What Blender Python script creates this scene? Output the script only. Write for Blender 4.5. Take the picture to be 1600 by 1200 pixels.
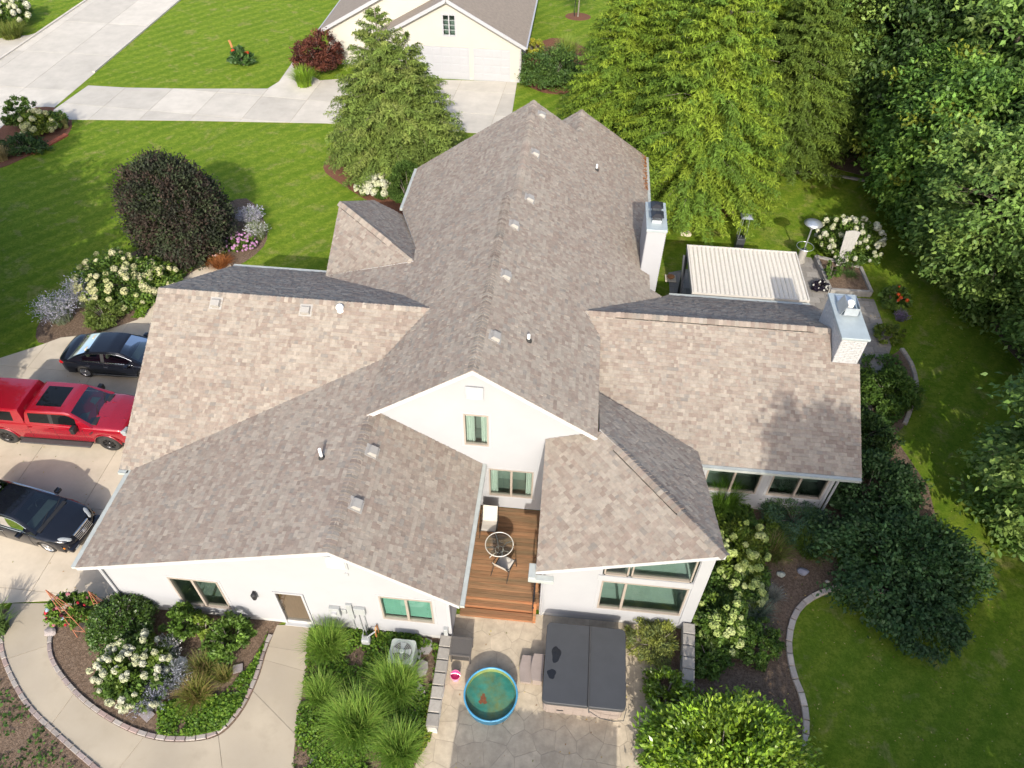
import bpy, bmesh, math, random
import numpy as np
from mathutils import Vector, Matrix
from mathutils.geometry import tessellate_polygon
rad = math.radians
random.seed(7); rng = np.random.default_rng(7)
scene = bpy.context.scene
for o in list(bpy.data.objects): bpy.data.objects.remove(o)
COL = scene.collection

# ------------------------------------------------------------------ camera
FPX, PITCH, YAW, ROLL, CAMH = 1145.8, rad(46.13), rad(5.15), rad(0.9), 23.2
_fwd = np.array([-math.sin(YAW)*math.cos(PITCH), math.cos(YAW)*math.cos(PITCH), -math.sin(PITCH)])
_ri = np.array([math.cos(YAW), math.sin(YAW), 0.0]); _up = np.cross(_ri, _fwd)
_R = _ri*math.cos(ROLL)+_up*math.sin(ROLL); _U = _up*math.cos(ROLL)-_ri*math.sin(ROLL)
_C = np.array([0, 0, CAMH])
cam = bpy.data.cameras.new("camera"); camo = bpy.data.objects.new("camera", cam); COL.objects.link(camo)
camo.matrix_world = Matrix(((_R[0], _U[0], -_fwd[0], 0), (_R[1], _U[1], -_fwd[1], 0), (_R[2], _U[2], -_fwd[2], CAMH), (0, 0, 0, 1)))
cam.sensor_fit = 'HORIZONTAL'; cam.sensor_width = 36.0; cam.lens = FPX/1600*36.0
cam.clip_start = 0.5; cam.clip_end = 2000
scene.camera = camo

# ------------------------------------------------------------------ light
SUN = Vector((0.16, -1.57, 1.0)).normalized()          # direction to the sun
world = bpy.data.worlds.new("World"); scene.world = world; world.use_nodes = True
wn = world.node_tree.nodes; wl = world.node_tree.links
sky = wn.new("ShaderNodeTexSky"); sky.sky_type = 'NISHITA'; sky.sun_disc = False
sky.sun_elevation = math.asin(SUN.z); sky.sun_rotation = rad(175.6)
sky.air_density = 0.9; sky.dust_density = 3.0; sky.ozone_density = 1.0
wn["Background"].inputs[1].default_value = 0.15
wl.new(sky.outputs[0], wn["Background"].inputs[0])
sl = bpy.data.lights.new("sun", 'SUN'); sl.energy = 2.5; sl.angle = rad(0.55); sl.color = (1.0, 0.93, 0.82)
so = bpy.data.objects.new("sun", sl); COL.objects.link(so)
so.rotation_euler = SUN.to_track_quat('Z', 'Y').to_euler(); so.location = SUN*60
scene.view_settings.view_transform = 'Standard'; scene.view_settings.look = 'None'
scene.view_settings.gamma = 1.0; scene.view_settings.exposure = 1.08
scene.view_settings.use_curve_mapping = False
scene.render.engine = 'CYCLES'
scene.cycles.max_bounces = 6; scene.cycles.transparent_max_bounces = 8
scene.cycles.diffuse_bounces = 3; scene.cycles.glossy_bounces = 3; scene.cycles.transmission_bounces = 4
scene.cycles.caustics_reflective = False; scene.cycles.caustics_refractive = False
scene.cycles.use_denoising = True

# ------------------------------------------------------------------ survey helpers: sight lines of the surveyed drone station -> points on real planes
def _ray(px, py): return _fwd+_R*(px-800)/FPX-_U*(py-600)/FPX
def G(px, py, z=0.0):
    d = _ray(px, py); p = _C+d*((z-CAMH)/d[2]); return Vector((p[0], p[1], z))
def GP(pts, z=0.0): return [tuple(G(x, y, z)[:2]) for x, y in pts]
def onP(px, py, P0, N):
    d = _ray(px, py); N = np.array(N, float); p = _C+d*(np.dot(np.array(P0)-_C, N)/np.dot(d, N)); return Vector(p)
def onY(px, py, Y):
    d = _ray(px, py); return Vector(_C+d*(Y/d[1]))
def onX(px, py, X):
    d = _ray(px, py); return Vector(_C+d*(X/d[0]))

# ------------------------------------------------------------------ materials
MATS = {}
def lin(h):
    h = h.lstrip('#'); c = [int(h[i:i+2], 16)/255 for i in (0, 2, 4)]
    return tuple((x/12.92 if x <= .04045 else ((x+.055)/1.055)**2.4) for x in c)
def pm(name, color=(.5, .5, .5), rough=.6, metal=0., var=.12, scale=6., bump=.0, bscale=40., attr=False, spec=.5,
       trans=0., coat=0., color2=None, c2scale=1.2, c2amt=.5, emis=None, detail=6., ior=1.5, obj=False, stretch=None, rvar=0., rnd=0.):
    """procedural principled material: base colour (or per-face colour) times noise, a second patchy tone, fine bump"""
    m = bpy.data.materials.new(name); m.use_nodes = True; MATS[name] = m
    n = m.node_tree.nodes; l = m.node_tree.links; b = n["Principled BSDF"]
    b.inputs["Roughness"].default_value = rough; b.inputs["Metallic"].default_value = metal
    b.inputs["Specular IOR Level"].default_value = spec; b.inputs["IOR"].default_value = ior
    if coat: b.inputs["Coat Weight"].default_value = coat; b.inputs["Coat Roughness"].default_value = .03
    tc = n.new("ShaderNodeTexCoord"); vec = tc.outputs["Object" if obj else "Generated"]
    geo = n.new("ShaderNodeNewGeometry")
    vec = tc.outputs["Object"] if obj else geo.outputs["Position"]
    if stretch:
        mp = n.new("ShaderNodeMapping"); mp.inputs["Scale"].default_value = stretch; l.new(vec, mp.inputs[0]); vec = mp.outputs[0]
    if attr:
        a = n.new("ShaderNodeAttribute"); a.attribute_name = "Col"; base = a.outputs["Color"]
    else:
        r = n.new("ShaderNodeRGB"); r.outputs[0].default_value = (*color, 1); base = r.outputs[0]
    if color2 is not None:
        t = n.new("ShaderNodeTexNoise"); t.inputs["Scale"].default_value = c2scale; t.inputs["Detail"].default_value = 7; t.inputs["Roughness"].default_value = .62
        l.new(vec, t.inputs["Vector"])
        rp = n.new("ShaderNodeValToRGB"); rp.color_ramp.elements[0].position = .42; rp.color_ramp.elements[1].position = .66
        l.new(t.outputs[0], rp.inputs[0])
        mu = n.new("ShaderNodeMath"); mu.operation = 'MULTIPLY'; mu.inputs[1].default_value = c2amt; l.new(rp.outputs[0], mu.inputs[0])
        mx = n.new("ShaderNodeMix"); mx.data_type = 'RGBA'; l.new(mu.outputs[0], mx.inputs[0]); l.new(base, mx.inputs[6]); mx.inputs[7].default_value = (*color2, 1)
        base = mx.outputs[2]
    if var > 0:
        t = n.new("ShaderNodeTexNoise"); t.inputs["Scale"].default_value = scale; t.inputs["Detail"].default_value = detail; t.inputs["Roughness"].default_value = .65
        l.new(vec, t.inputs["Vector"])
        mr = n.new("ShaderNodeMapRange"); mr.inputs[1].default_value = .25; mr.inputs[2].default_value = .75
        mr.inputs[3].default_value = 1-var; mr.inputs[4].default_value = 1+var; l.new(t.outputs[0], mr.inputs[0])
        mv = n.new("ShaderNodeVectorMath"); mv.operation = 'SCALE'; l.new(base, mv.inputs[0]); l.new(mr.outputs[0], mv.inputs["Scale"]); base = mv.outputs[0]
        if rvar:
            mr2 = n.new("ShaderNodeMapRange"); mr2.inputs[3].default_value = rough-rvar; mr2.inputs[4].default_value = rough+rvar
            l.new(t.outputs[0], mr2.inputs[0]); l.new(mr2.outputs[0], b.inputs["Roughness"])
    if rnd:
        oi = n.new("ShaderNodeObjectInfo"); mr = n.new("ShaderNodeMapRange"); mr.inputs[3].default_value = 1-rnd; mr.inputs[4].default_value = 1+rnd; l.new(oi.outputs["Random"], mr.inputs[0])
        mv = n.new("ShaderNodeVectorMath"); mv.operation = 'SCALE'; l.new(base, mv.inputs[0]); l.new(mr.outputs[0], mv.inputs["Scale"]); base = mv.outputs[0]
    l.new(base, b.inputs["Base Color"])
    if bump > 0:
        t = n.new("ShaderNodeTexNoise"); t.inputs["Scale"].default_value = bscale; t.inputs["Detail"].default_value = 8; t.inputs["Roughness"].default_value = .7
        l.new(vec, t.inputs["Vector"]); bp = n.new("ShaderNodeBump"); bp.inputs["Strength"].default_value = 1.; bp.inputs["Distance"].default_value = bump
        l.new(t.outputs[0], bp.inputs["Height"]); l.new(bp.outputs[0], b.inputs["Normal"])
    if trans > 0:   # thin leaf: light passes through
        tr = n.new("ShaderNodeBsdfTranslucent"); l.new(base, tr.inputs[0]); ms = n.new("ShaderNodeMixShader"); ms.inputs[0].default_value = trans
        l.new(b.outputs[0], ms.inputs[1]); l.new(tr.outputs[0], ms.inputs[2]); l.new(ms.outputs[0], n["Material Output"].inputs[0])
    return m
def glass_mat(name, tint=(.8, .9, .87), refl=.12, rough=.02, opacity=.12):
    m = bpy.data.materials.new(name); m.use_nodes = True; MATS[name] = m
    n = m.node_tree.nodes; l = m.node_tree.links; n.remove(n["Principled BSDF"])
    tr = n.new("ShaderNodeBsdfTransparent"); tr.inputs[0].default_value = (*tint, 1)
    gl = n.new("ShaderNodeBsdfGlossy"); gl.inputs[1].default_value = rough
    fr = n.new("ShaderNodeFresnel"); fr.inputs[0].default_value = 1.52
    ad = n.new("ShaderNodeMath"); ad.operation = 'ADD'; ad.inputs[1].default_value = refl; ad.use_clamp = True; l.new(fr.outputs[0], ad.inputs[0])
    ms = n.new("ShaderNodeMixShader"); l.new(ad.outputs[0], ms.inputs[0]); l.new(tr.outputs[0], ms.inputs[1]); l.new(gl.outputs[0], ms.inputs[2])
    l.new(ms.outputs[0], n["Material Output"].inputs[0]); return m

# ------------------------------------------------------------------ mesh builder
class MB:
    def __init__(s): s.v = []; s.f = []; s.c = []
    def add(s, vs, fs, col=None):
        k = len(s.v); s.v.extend([tuple(p) for p in vs]); s.f.extend([tuple(i+k for i in f) for f in fs]); s.c.extend([col]*len(fs)); return s
    def box(s, lo, hi, col=None):
        x0, y0, z0 = lo; x1, y1, z1 = hi
        return s.add([(x0, y0, z0), (x1, y0, z0), (x1, y1, z0), (x0, y1, z0), (x0, y0, z1), (x1, y0, z1), (x1, y1, z1), (x0, y1, z1)],
                     [(0, 3, 2, 1), (4, 5, 6, 7), (0, 1, 5, 4), (1, 2, 6, 5), (2, 3, 7, 6), (3, 0, 4, 7)], col)
    def bbox(s, lo, hi, b=.02, col=None):
        """box with chamfered edges"""
        bm = bmesh.new(); bmesh.ops.create_cube(bm, size=1.0)
        for v in bm.verts:
            v.co = Vector((lo[i]+(v.co[i]+.5)*(hi[i]-lo[i]) for i in range(3)))
        bmesh.ops.bevel(bm, geom=list(bm.edges)+list(bm.verts), offset=b, segments=2, profile=.5, affect='EDGES')
        return s.bm(bm, col)
    def bm(s, bm, col=None):
        bm.verts.index_update(); s.add([v.co[:] for v in bm.verts], [tuple(v.index for v in f.verts) for f in bm.faces], col); bm.free(); return s
    def obox(s, c, ax, ay, az, hx, hy, hz, col=None):
        c = Vector(c); ax = Vector(ax)*hx; ay = Vector(ay)*hy; az = Vector(az)*hz
        P = [c+ax*i+ay*j+az*k for k in (-1, 1) for j in (-1, 1) for i in (-1, 1)]
        return s.add(P, [(0, 2, 3, 1), (4, 5, 7, 6), (0, 1, 5, 4), (1, 3, 7, 5), (3, 2, 6, 7), (2, 0, 4, 6)], col)
    def bar(s, p, q, w, h=None, col=None):
        """rectangular bar from p to q"""
        p = Vector(p); q = Vector(q); d = (q-p); L = d.length; d.normalize(); h = h or w
        u = Vector((0, 0, 1)) if abs(d.z) < .9 else Vector((0, 1, 0)); a = d.cross(u).normalized(); u = a.cross(d).normalized()
        return s.obox((p+q)/2, d, a, u, L/2, w/2, h/2, col)
    def tube(s, pts, r, n=8, col=None, cap=True):
        pts = [Vector(p) for p in pts]; rs = r if isinstance(r, (list, tuple)) else [r]*len(pts); k = len(s.v); prev = None
        for i, p in enumerate(pts):
            d = (pts[min(i+1, len(pts)-1)]-pts[max(i-1, 0)]).normalized()
            if prev is None:
                a = d.cross(Vector((0, 0, 1)) if abs(d.z) < .95 else Vector((1, 0, 0))).normalized()
            else:
                a = (prev-d*prev.dot(d)).normalized()
            prev = a; b = d.cross(a)
            for j in range(n):
                t = 2*math.pi*j/n; s.v.append(tuple(p+a*(math.cos(t)*rs[i])+b*(math.sin(t)*rs[i])))
        for i in range(len(pts)-1):
            for j in range(n):
                s.f.append((k+i*n+j, k+i*n+(j+1) % n, k+(i+1)*n+(j+1) % n, k+(i+1)*n+j)); s.c.append(col)
        if cap:
            s.f.append(tuple(k+j for j in range(n))[::-1]); s.c.append(col)
            e = k+(len(pts)-1)*n; s.f.append(tuple(e+j for j in range(n))); s.c.append(col)
        return s
    def lathe(s, prof, c=(0, 0, 0), n=20, col=None, ax=None):
        k = len(s.v); c = Vector(c)
        for r, z in prof:
            for j in range(n):
                t = 2*math.pi*j/n; p = Vector((r*math.cos(t), r*math.sin(t), z))
                if ax is not None: p = ax @ p
                s.v.append(tuple(c+p))
        for i in range(len(prof)-1):
            for j in range(n):
                s.f.append((k+i*n+j, k+i*n+(j+1) % n, k+(i+1)*n+(j+1) % n, k+(i+1)*n+j)); s.c.append(col)
        return s
    def prism(s, poly, z0, z1, col=None, bottom=False):
        """poly: xy outline; z may be numbers or functions of (x,y)"""
        n = len(poly); a = sum(poly[i][0]*poly[(i+1) % n][1]-poly[(i+1) % n][0]*poly[i][1] for i in range(n))
        if a < 0: poly = poly[::-1]
        f0 = z0 if callable(z0) else (lambda x, y: z0); f1 = z1 if callable(z1) else (lambda x, y: z1)
        vs = [(x, y, f0(x, y)) for x, y in poly]+[(x, y, f1(x, y)) for x, y in poly]
        fs = [(i, (i+1) % n, n+(i+1) % n, n+i) for i in range(n)]
        tri = tessellate_polygon([[Vector((x, y, 0)) for x, y in poly]])
        for t in tri:
            A, B, C = (Vector(poly[i]) for i in t)
            t = t if (B-A).cross(C-A) > 0 else t[::-1]
            fs.append(tuple(n+i for i in t))
            if bottom: fs.append(tuple(t[::-1]))
        return s.add(vs, fs, col)
    def build(s, name, mat, parent=None, smooth=False, world=True, auto=None):
        me = bpy.data.meshes.new(name); me.from_pydata(s.v, [], s.f)
        if any(c is not None for c in s.c):
            at = me.attributes.new("Col", 'FLOAT_COLOR', 'FACE')
            arr = np.ones((len(s.f), 4), np.float32)
            for i, c in enumerate(s.c):
                if c is not None: arr[i, :3] = c
            at.data.foreach_set("color", arr.ravel())
        me.validate(); me.materials.append(MATS[mat] if isinstance(mat, str) else mat)
        if smooth:
            me.polygons.foreach_set("use_smooth", [True]*len(me.polygons))
        o = bpy.data.objects.new(name, me); COL.objects.link(o)
        if auto is not None:
            md = o.modifiers.new("ws", 'EDGE_SPLIT'); md.split_angle = rad(auto)
        if parent is not None: put(o, parent)
        return o
def put(o, parent):
    """parent o (whose mesh is in world coordinates) without moving it"""
    o.parent = parent; o.matrix_parent_inverse = parent_inv(parent)
def parent_world(p):
    m = Matrix.LocRotScale(p.location, p.rotation_euler, p.scale)
    return (parent_world(p.parent) @ p.matrix_parent_inverse @ m) if p.parent else m
def parent_inv(p): return parent_world(p).inverted()
def empty(name, loc=(0, 0, 0), label=None, cat=None, group=None):
    o = bpy.data.objects.new(name, None); COL.objects.link(o); o.location = loc; o.empty_display_size = .2
    return tag(o, label, cat, group)
def tag(o, label=None, cat=None, group=None, kind=None):
    if label: o["label"] = label
    if cat: o["category"] = cat
    if group: o["group"] = group
    if kind: o["kind"] = kind
    return o
def inst(src, parent, M, name=None):
    """a piece that shares its mesh with src, placed by matrix M (world)"""
    o = bpy.data.objects.new(name or src.name.split('.')[0], src.data if hasattr(src, 'data') else src); COL.objects.link(o)
    if parent is not None:
        o.parent = parent; o.matrix_parent_inverse = parent_inv(parent)
    o.matrix_basis = M
    return o
def npmesh(name, verts, faces, cols, mat, parent=None, smooth=False):
    """fast mesh from numpy arrays, all faces with the same corner count"""
    me = bpy.data.meshes.new(name); nv, nf, k = len(verts), len(faces), faces.shape[1]
    me.vertices.add(nv); me.vertices.foreach_set("co", np.asarray(verts, np.float32).ravel())
    me.loops.add(nf*k); me.loops.foreach_set("vertex_index", np.asarray(faces, np.int32).ravel())
    me.polygons.add(nf); me.polygons.foreach_set("loop_start", np.arange(0, nf*k, k, dtype=np.int32))
    if smooth: me.polygons.foreach_set("use_smooth", np.ones(nf, bool))
    if cols is not None:
        at = me.attributes.new("Col", 'FLOAT_COLOR', 'FACE'); a = np.ones((nf, 4), np.float32); a[:, :3] = cols; at.data.foreach_set("color", a.ravel())
    me.update(calc_edges=True); me.materials.append(MATS[mat] if isinstance(mat, str) else mat)
    o = bpy.data.objects.new(name, me); COL.objects.link(o)
    if parent is not None: put(o, parent)
    return o
def clip_convex(poly, tri):
    """Sutherland-Hodgman: 2-D convex clip, both counter-clockwise"""
    out = poly
    for i in range(len(tri)):
        a = tri[i]; b = tri[(i+1) % len(tri)]; ex, ey = b[0]-a[0], b[1]-a[1]; inp = out; out = []
        if not inp: return []
        for j in range(len(inp)):
            p = inp[j]; q = inp[(j+1) % len(inp)]
            dp = ex*(p[1]-a[1])-ey*(p[0]-a[0]); dq = ex*(q[1]-a[1])-ey*(q[0]-a[0])
            if dp >= 0: out.append(p)
            if (dp >= 0) != (dq >= 0):
                t = dp/(dp-dq); out.append((p[0]+(q[0]-p[0])*t, p[1]+(q[1]-p[1])*t))
    return out
from mathutils import noise as mnoise
# ------------------------------------------------------------------ house materials
pm("shingle", attr=True, rough=.92, var=.16, scale=9, bump=.004, bscale=90, spec=.2)
pm("roof_felt", (.17, .14, .12), rough=.95, var=.2, scale=5)
pm("siding", (.302, .308, .322), rough=.55, var=.03, scale=1.5, bump=.0008, bscale=60, color2=(.285, .29, .305), c2scale=.7, c2amt=.35)
pm("trim_white", (.36, .366, .38), rough=.45, var=.03, scale=3)
pm("fascia", (.42, .425, .44), rough=.5, var=.05, scale=3)
pm("gutter", (.36, .385, .365), rough=.4, var=.12, scale=4, color2=(.27, .28, .26), c2amt=.4, c2scale=2.5)
pm("window_frame", (.30, .26, .22), rough=.5, var=.05)
pm("interior", (.22, .25, .23), rough=.8, var=.25, scale=1.2)
pm("interior_light", (.42, .50, .47), rough=.8, var=.2, scale=.8)
pm("curtain", (.75, .78, .74), rough=.9, var=.08, scale=8, trans=.25)
pm("blind", (.22, .42, .36), rough=.6, var=.12, scale=1.5)
glass_mat("glass", (.72, .84, .80), .06)
glass_mat("door_glass", (.62, .60, .55), .22)
pm("concrete_base", (.42, .42, .41), rough=.85, var=.12, scale=5, bump=.002, bscale=30)
pm("zinc", (.55, .58, .60), rough=.38, metal=.75, var=.12, scale=4, rvar=.12)
pm("flashing", (.34, .39, .40), rough=.5, metal=.15, var=.12, scale=3, rvar=.1)
pm("vent_metal", (.31, .295, .27), rough=.6, metal=.1, var=.1)
pm("pipe_white", (.82, .82, .80), rough=.4, var=.04)
pm("dark_metal", (.03, .03, .033), rough=.45, metal=.4, var=.2)
pm("rubber_black", (.02, .02, .02), rough=.75, var=.2)
pm("white_brick", (.40, .40, .40), rough=.75, var=.2, scale=9, bump=.002, bscale=50)
pm("mortar", (.30, .30, .30), rough=.9, var=.1)
pm("grey_box", (.33, .345, .345), rough=.5, metal=.1, var=.1)
pm("brown_door", (.34, .24, .15), rough=.5, var=.2, scale=4, stretch=(6, 6, 1))
pm("copper_orange", (.45, .20, .08), rough=.5, metal=.3, var=.2)

HOUSE = empty("house", (-2, 18, 0), "large white sided house with taupe shingle roof, wings and two chimneys", "house")

# ------------------------------------------------------------------ roof planes  z = a + b x + c y
def plane3(p, q, r):
    p, q, r = Vector(p), Vector(q), Vector(r); n = (q-p).cross(r-p); n /= n.z
    return (p.z+n.x*p.x+n.y*p.y, -n.x, -n.y)
def zf(P): return lambda x, y: P[0]+P[1]*x+P[2]*y
PA_f = (3.0-.583*13.84, 0, .583); PA_b = (6.317+.56*19.53, 0, -.56)
PB_l = (3+.287*14.22, .287, 0); PB_r = (3.0-.665*2.38, -.665, 0)
PC_l = (7.8+.69*2.55, .69, 0); PC_r = (7.8-.66*2.55, -.66, 0)
PC2_l = (7.57+.667*2.2, .667, 0); PD_l = (6.06-.66*.09, .66, 0)
PE_f = (3-.583*16.24, 0, .583); PE_b = (5.66+.578*20.8, 0, -.578)
PF_l = (3.42+.349*.19-.292*11.24, .349, .292)
PF_r = plane3((5.05, 11.24, 5.25), (1.53, 15.45, 5.25), (5.05, 16.6, 3.2))
PH = (5.3+.36*6.2, .36, 0)
PG_l = plane3((-10.1, 27.05, 5.55), (-10.15, 23.95, 3.9), (-6.15, 23.45, 5.36))
PG_r = plane3((-10.1, 27.05, 5.55), (-9.55, 29.8, 3.95), (-6.15, 23.45, 5.36))
ROOFS = {
 "garage_roof": [(PA_f, [(-14.66, 13.84), (-14.22, 13.84), (-6.15, 17.81), (-4.70, 19.53), (-14.66, 19.53)]),
                 (PA_b, [(-14.66, 19.53), (-4.70, 19.53), (-6.2, 21.38), (-10.15, 23.9), (-10.15, 24.75), (-14.66, 24.75)])],
 "front_gable_roof": [(PB_l, [(-14.22, 10.1), (-5.95, 10.1), (-5.95, 15.15), (-6.15, 15.15), (-6.15, 17.81), (-14.22, 13.84)]),
                      (PB_r, [(-5.95, 10.1), (-2.38, 10.1), (-2.38, 15.42), (-5.95, 15.42)])],
 "main_roof": [(PC_l, [(-2.55, 15.15), (-6.15, 15.15), (-6.15, 17.81), (-4.70, 19.53), (-6.2, 21.38), (-6.2, 23.45), (-6.29, 24.8), (-2.55, 24.8)]),
               (PC_r, [(-2.55, 15.15), (1.4, 15.15), (1.4, 20.0), (.8, 20.8), (4.09, 24.75), (3.53, 24.75), (3.53, 25.68), (3.12, 25.68), (3.12, 27.73), (3.63, 27.73), (3.63, 36.0), (.09, 36.0), (.09, 33.5), (-2.2, 33.5), (-2.2, 24.8), (-2.55, 24.8)]),
               (PC2_l, [(-2.2, 24.8), (-2.2, 33.5), (-8.05, 33.5), (-8.05, 29.6), (-6.29, 24.8)]),
               (PD_l, [(.09, 33.5), (.09, 36.0), (-2.0, 36.0), (-2.0, 33.5)])],
 "sunroom_wing_roof": [(PE_f, [(10.61, 16.24), (5.1, 16.24), (5.05, 16.6), (1.45, 18.0), (1.3, 20.1), (.8, 20.8), (9.62, 20.8), (9.62, 19.73), (10.61, 19.73)]),
                       (PE_b, [(.8, 20.8), (9.62, 20.8), (9.62, 22.13), (10.61, 22.13), (10.61, 25.4), (4.4, 25.4), (4.09, 24.75)])],
 "corner_room_roof": [(PF_l, [(-.2, 11.24), (5.05, 11.24), (1.5, 15.42), (-.25, 15.42)]),
                      (PF_r, [(5.05, 11.24), (5.05, 16.6), (1.45, 18.0), (1.45, 15.47)])],
 "entry_roof": [(PG_l, [(-10.1, 27.05), (-10.15, 23.95), (-6.15, 23.45)]),
                (PG_r, [(-10.1, 27.05), (-6.15, 23.45), (-6.29, 24.86), (-8.0, 29.75), (-9.5, 29.95)]),
                (PH, [(-6.2, 21.36), (-6.2, 23.5), (-10.15, 23.95), (-10.15, 23.88)])],
}
PAL = [(.290, .256, .212), (.268, .232, .192), (.235, .192, .158), (.215, .168, .138), (.252, .212, .175), (.200, .160, .132), (.225, .203, .176), (.198, .180, .158)]
_mean = tuple(sum(c[i] for c in PAL)/len(PAL) for i in range(3)); PAL = [tuple(c[i]*.78+_mean[i]*.22 for i in range(3)) for c in PAL]
def tab_color(x, y, row):
    k = mnoise.noise(Vector((x*1.1, y*1.1, row*.37)))*.45+mnoise.noise(Vector((x*.23, y*.23, 3.3)))*.35+random.gauss(0, .36)
    i = 0 if k < -.35 else 1 if k < -.05 else 4 if k < .12 else 2 if k < .38 else 3 if k < .62 else random.choice((5, 6, 7, 3))
    if random.random() < .06: i = random.choice((6, 7, 5))
    j = random.uniform(.92, 1.08); c = PAL[i]; return (c[0]*j*1.02, c[1]*j*1.03, c[2]*j*1.04)
TABS = []
def shingle_plane(part, P, poly):
    a, b, c = P; nrm = Vector((-b, -c, 1)).normalized(); u = Vector((0, 0, 1)).cross(nrm).normalized(); v = nrm.cross(u)
    if v.z < 0: u, v = -u, -v
    O = Vector((poly[0][0], poly[0][1], zf(P)(*poly[0])))
    uv = [((Vector((x, y, zf(P)(x, y)))-O).dot(u), (Vector((x, y, zf(P)(x, y)))-O).dot(v)) for x, y in poly]
    ar = sum(uv[i][0]*uv[(i+1) % len(uv)][1]-uv[(i+1) % len(uv)][0]*uv[i][1] for i in range(len(uv)))
    if ar < 0: uv = uv[::-1]
    tris = []
    for t in tessellate_polygon([[Vector((p[0], p[1], 0)) for p in uv]]):
        A, B, C = (uv[i] for i in t)
        if (B[0]-A[0])*(C[1]-A[1])-(B[1]-A[1])*(C[0]-A[0]) < 0: A, B, C = A, C, B
        tris.append((A, B, C, min(A[0], B[0], C[0]), max(A[0], B[0], C[0]), min(A[1], B[1], C[1]), max(A[1], B[1], C[1])))
    u0 = min(p[0] for p in uv); u1 = max(p[0] for p in uv); v0 = min(p[1] for p in uv); v1 = max(p[1] for p in uv)
    e = .136; row = 0; vv = v0
    while vv < v1:
        x = u0-random.uniform(0, .3)
        while x < u1:
            w = random.choice((.08, .10, .11, .13, .15, .17, .2, .25)); lift = random.choice((.011, .012, .022, .027))
            col = None
            for A, B, C, tu0, tu1, tv0, tv1 in tris:
                if x > tu1 or x+w < tu0 or vv > tv1 or vv+e < tv0: continue
                pl = clip_convex([(x, vv), (x+w, vv), (x+w, vv+e), (x, vv+e)], (A, B, C))
                if len(pl) < 3: continue
                if col is None: col = tab_color(O.x+u.x*x+v.x*vv, O.y+u.y*x+v.y*vv, row)
                n = len(pl); top = []; bot = []; area = 0
                for i, (s, t) in enumerate(pl):
                    base = O+u*s+v*t; h = .004+lift*(1-(t-vv)/e)+.002
                    top.append(base+nrm*h); bot.append(base-nrm*.001); q = pl[(i+1) % n]; area += s*q[1]-q[0]*t
                if area < 1e-5: continue
                fs = [tuple(range(n))]
                for i in range(n):
                    k = (i+1) % n
                    if pl[i][1] > vv+e-1e-4 and pl[k][1] > vv+e-1e-4: continue
                    fs.append((n+i, n+k, k, i))
                cen = O+u*(x+w/2)+v*(vv+e/2); d = Vector(_C)-cen
                TABS.append((area*abs(d.normalized().dot(nrm))/(Vector(_C)-cen).length_squared, part, top+bot, fs, col))
            x += w
        vv += e; row += 1
ROOFOBJ = {}
for name, planes in ROOFS.items():
    felt = MB(); fas = MB()
    for P, poly in planes:
        n = len(poly); z = zf(P); tri = tessellate_polygon([[Vector((x, y, 0)) for x, y in poly]])
        ccw = sum(poly[i][0]*poly[(i+1) % n][1]-poly[(i+1) % n][0]*poly[i][1] for i in range(n)) > 0
        pl = poly if ccw else poly[::-1]; tri = tessellate_polygon([[Vector((x, y, 0)) for x, y in pl]])
        fs = []
        for t in tri:
            A, B, C = (Vector(pl[i]) for i in t); fs.append(tuple(t) if (B-A).cross(C-A) > 0 else tuple(t[::-1]))
        felt.add([(x, y, z(x, y)) for x, y in pl], fs)
        fas.add([(x, y, z(x, y)-.002) for x, y in pl]+[(x, y, z(x, y)-.17) for x, y in pl],
                [(n+i, n+(i+1) % n, (i+1) % n, i) for i in range(n)]+[tuple(n+i for i in f[::-1]) for f in fs])
    r = felt.build(name, "roof_felt", HOUSE); ROOFOBJ[name] = r
    fas.build("fascia", "fascia", r)
    for P, poly in planes: shingle_plane(name, P, poly)
TABS.sort(key=lambda t: -t[0])
for sc, part, vs, fs, col in TABS[:300]:
    MB().add(vs, fs, col).build("shingle", "shingle", ROOFOBJ[part])
for name in ROOFS:
    m = MB()
    for sc, part, vs, fs, col in TABS[300:]:
        if part == name: m.add(vs, fs, col)
    tag(m.build("shingles", "shingle", ROOFOBJ[name]), kind="stuff")

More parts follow.
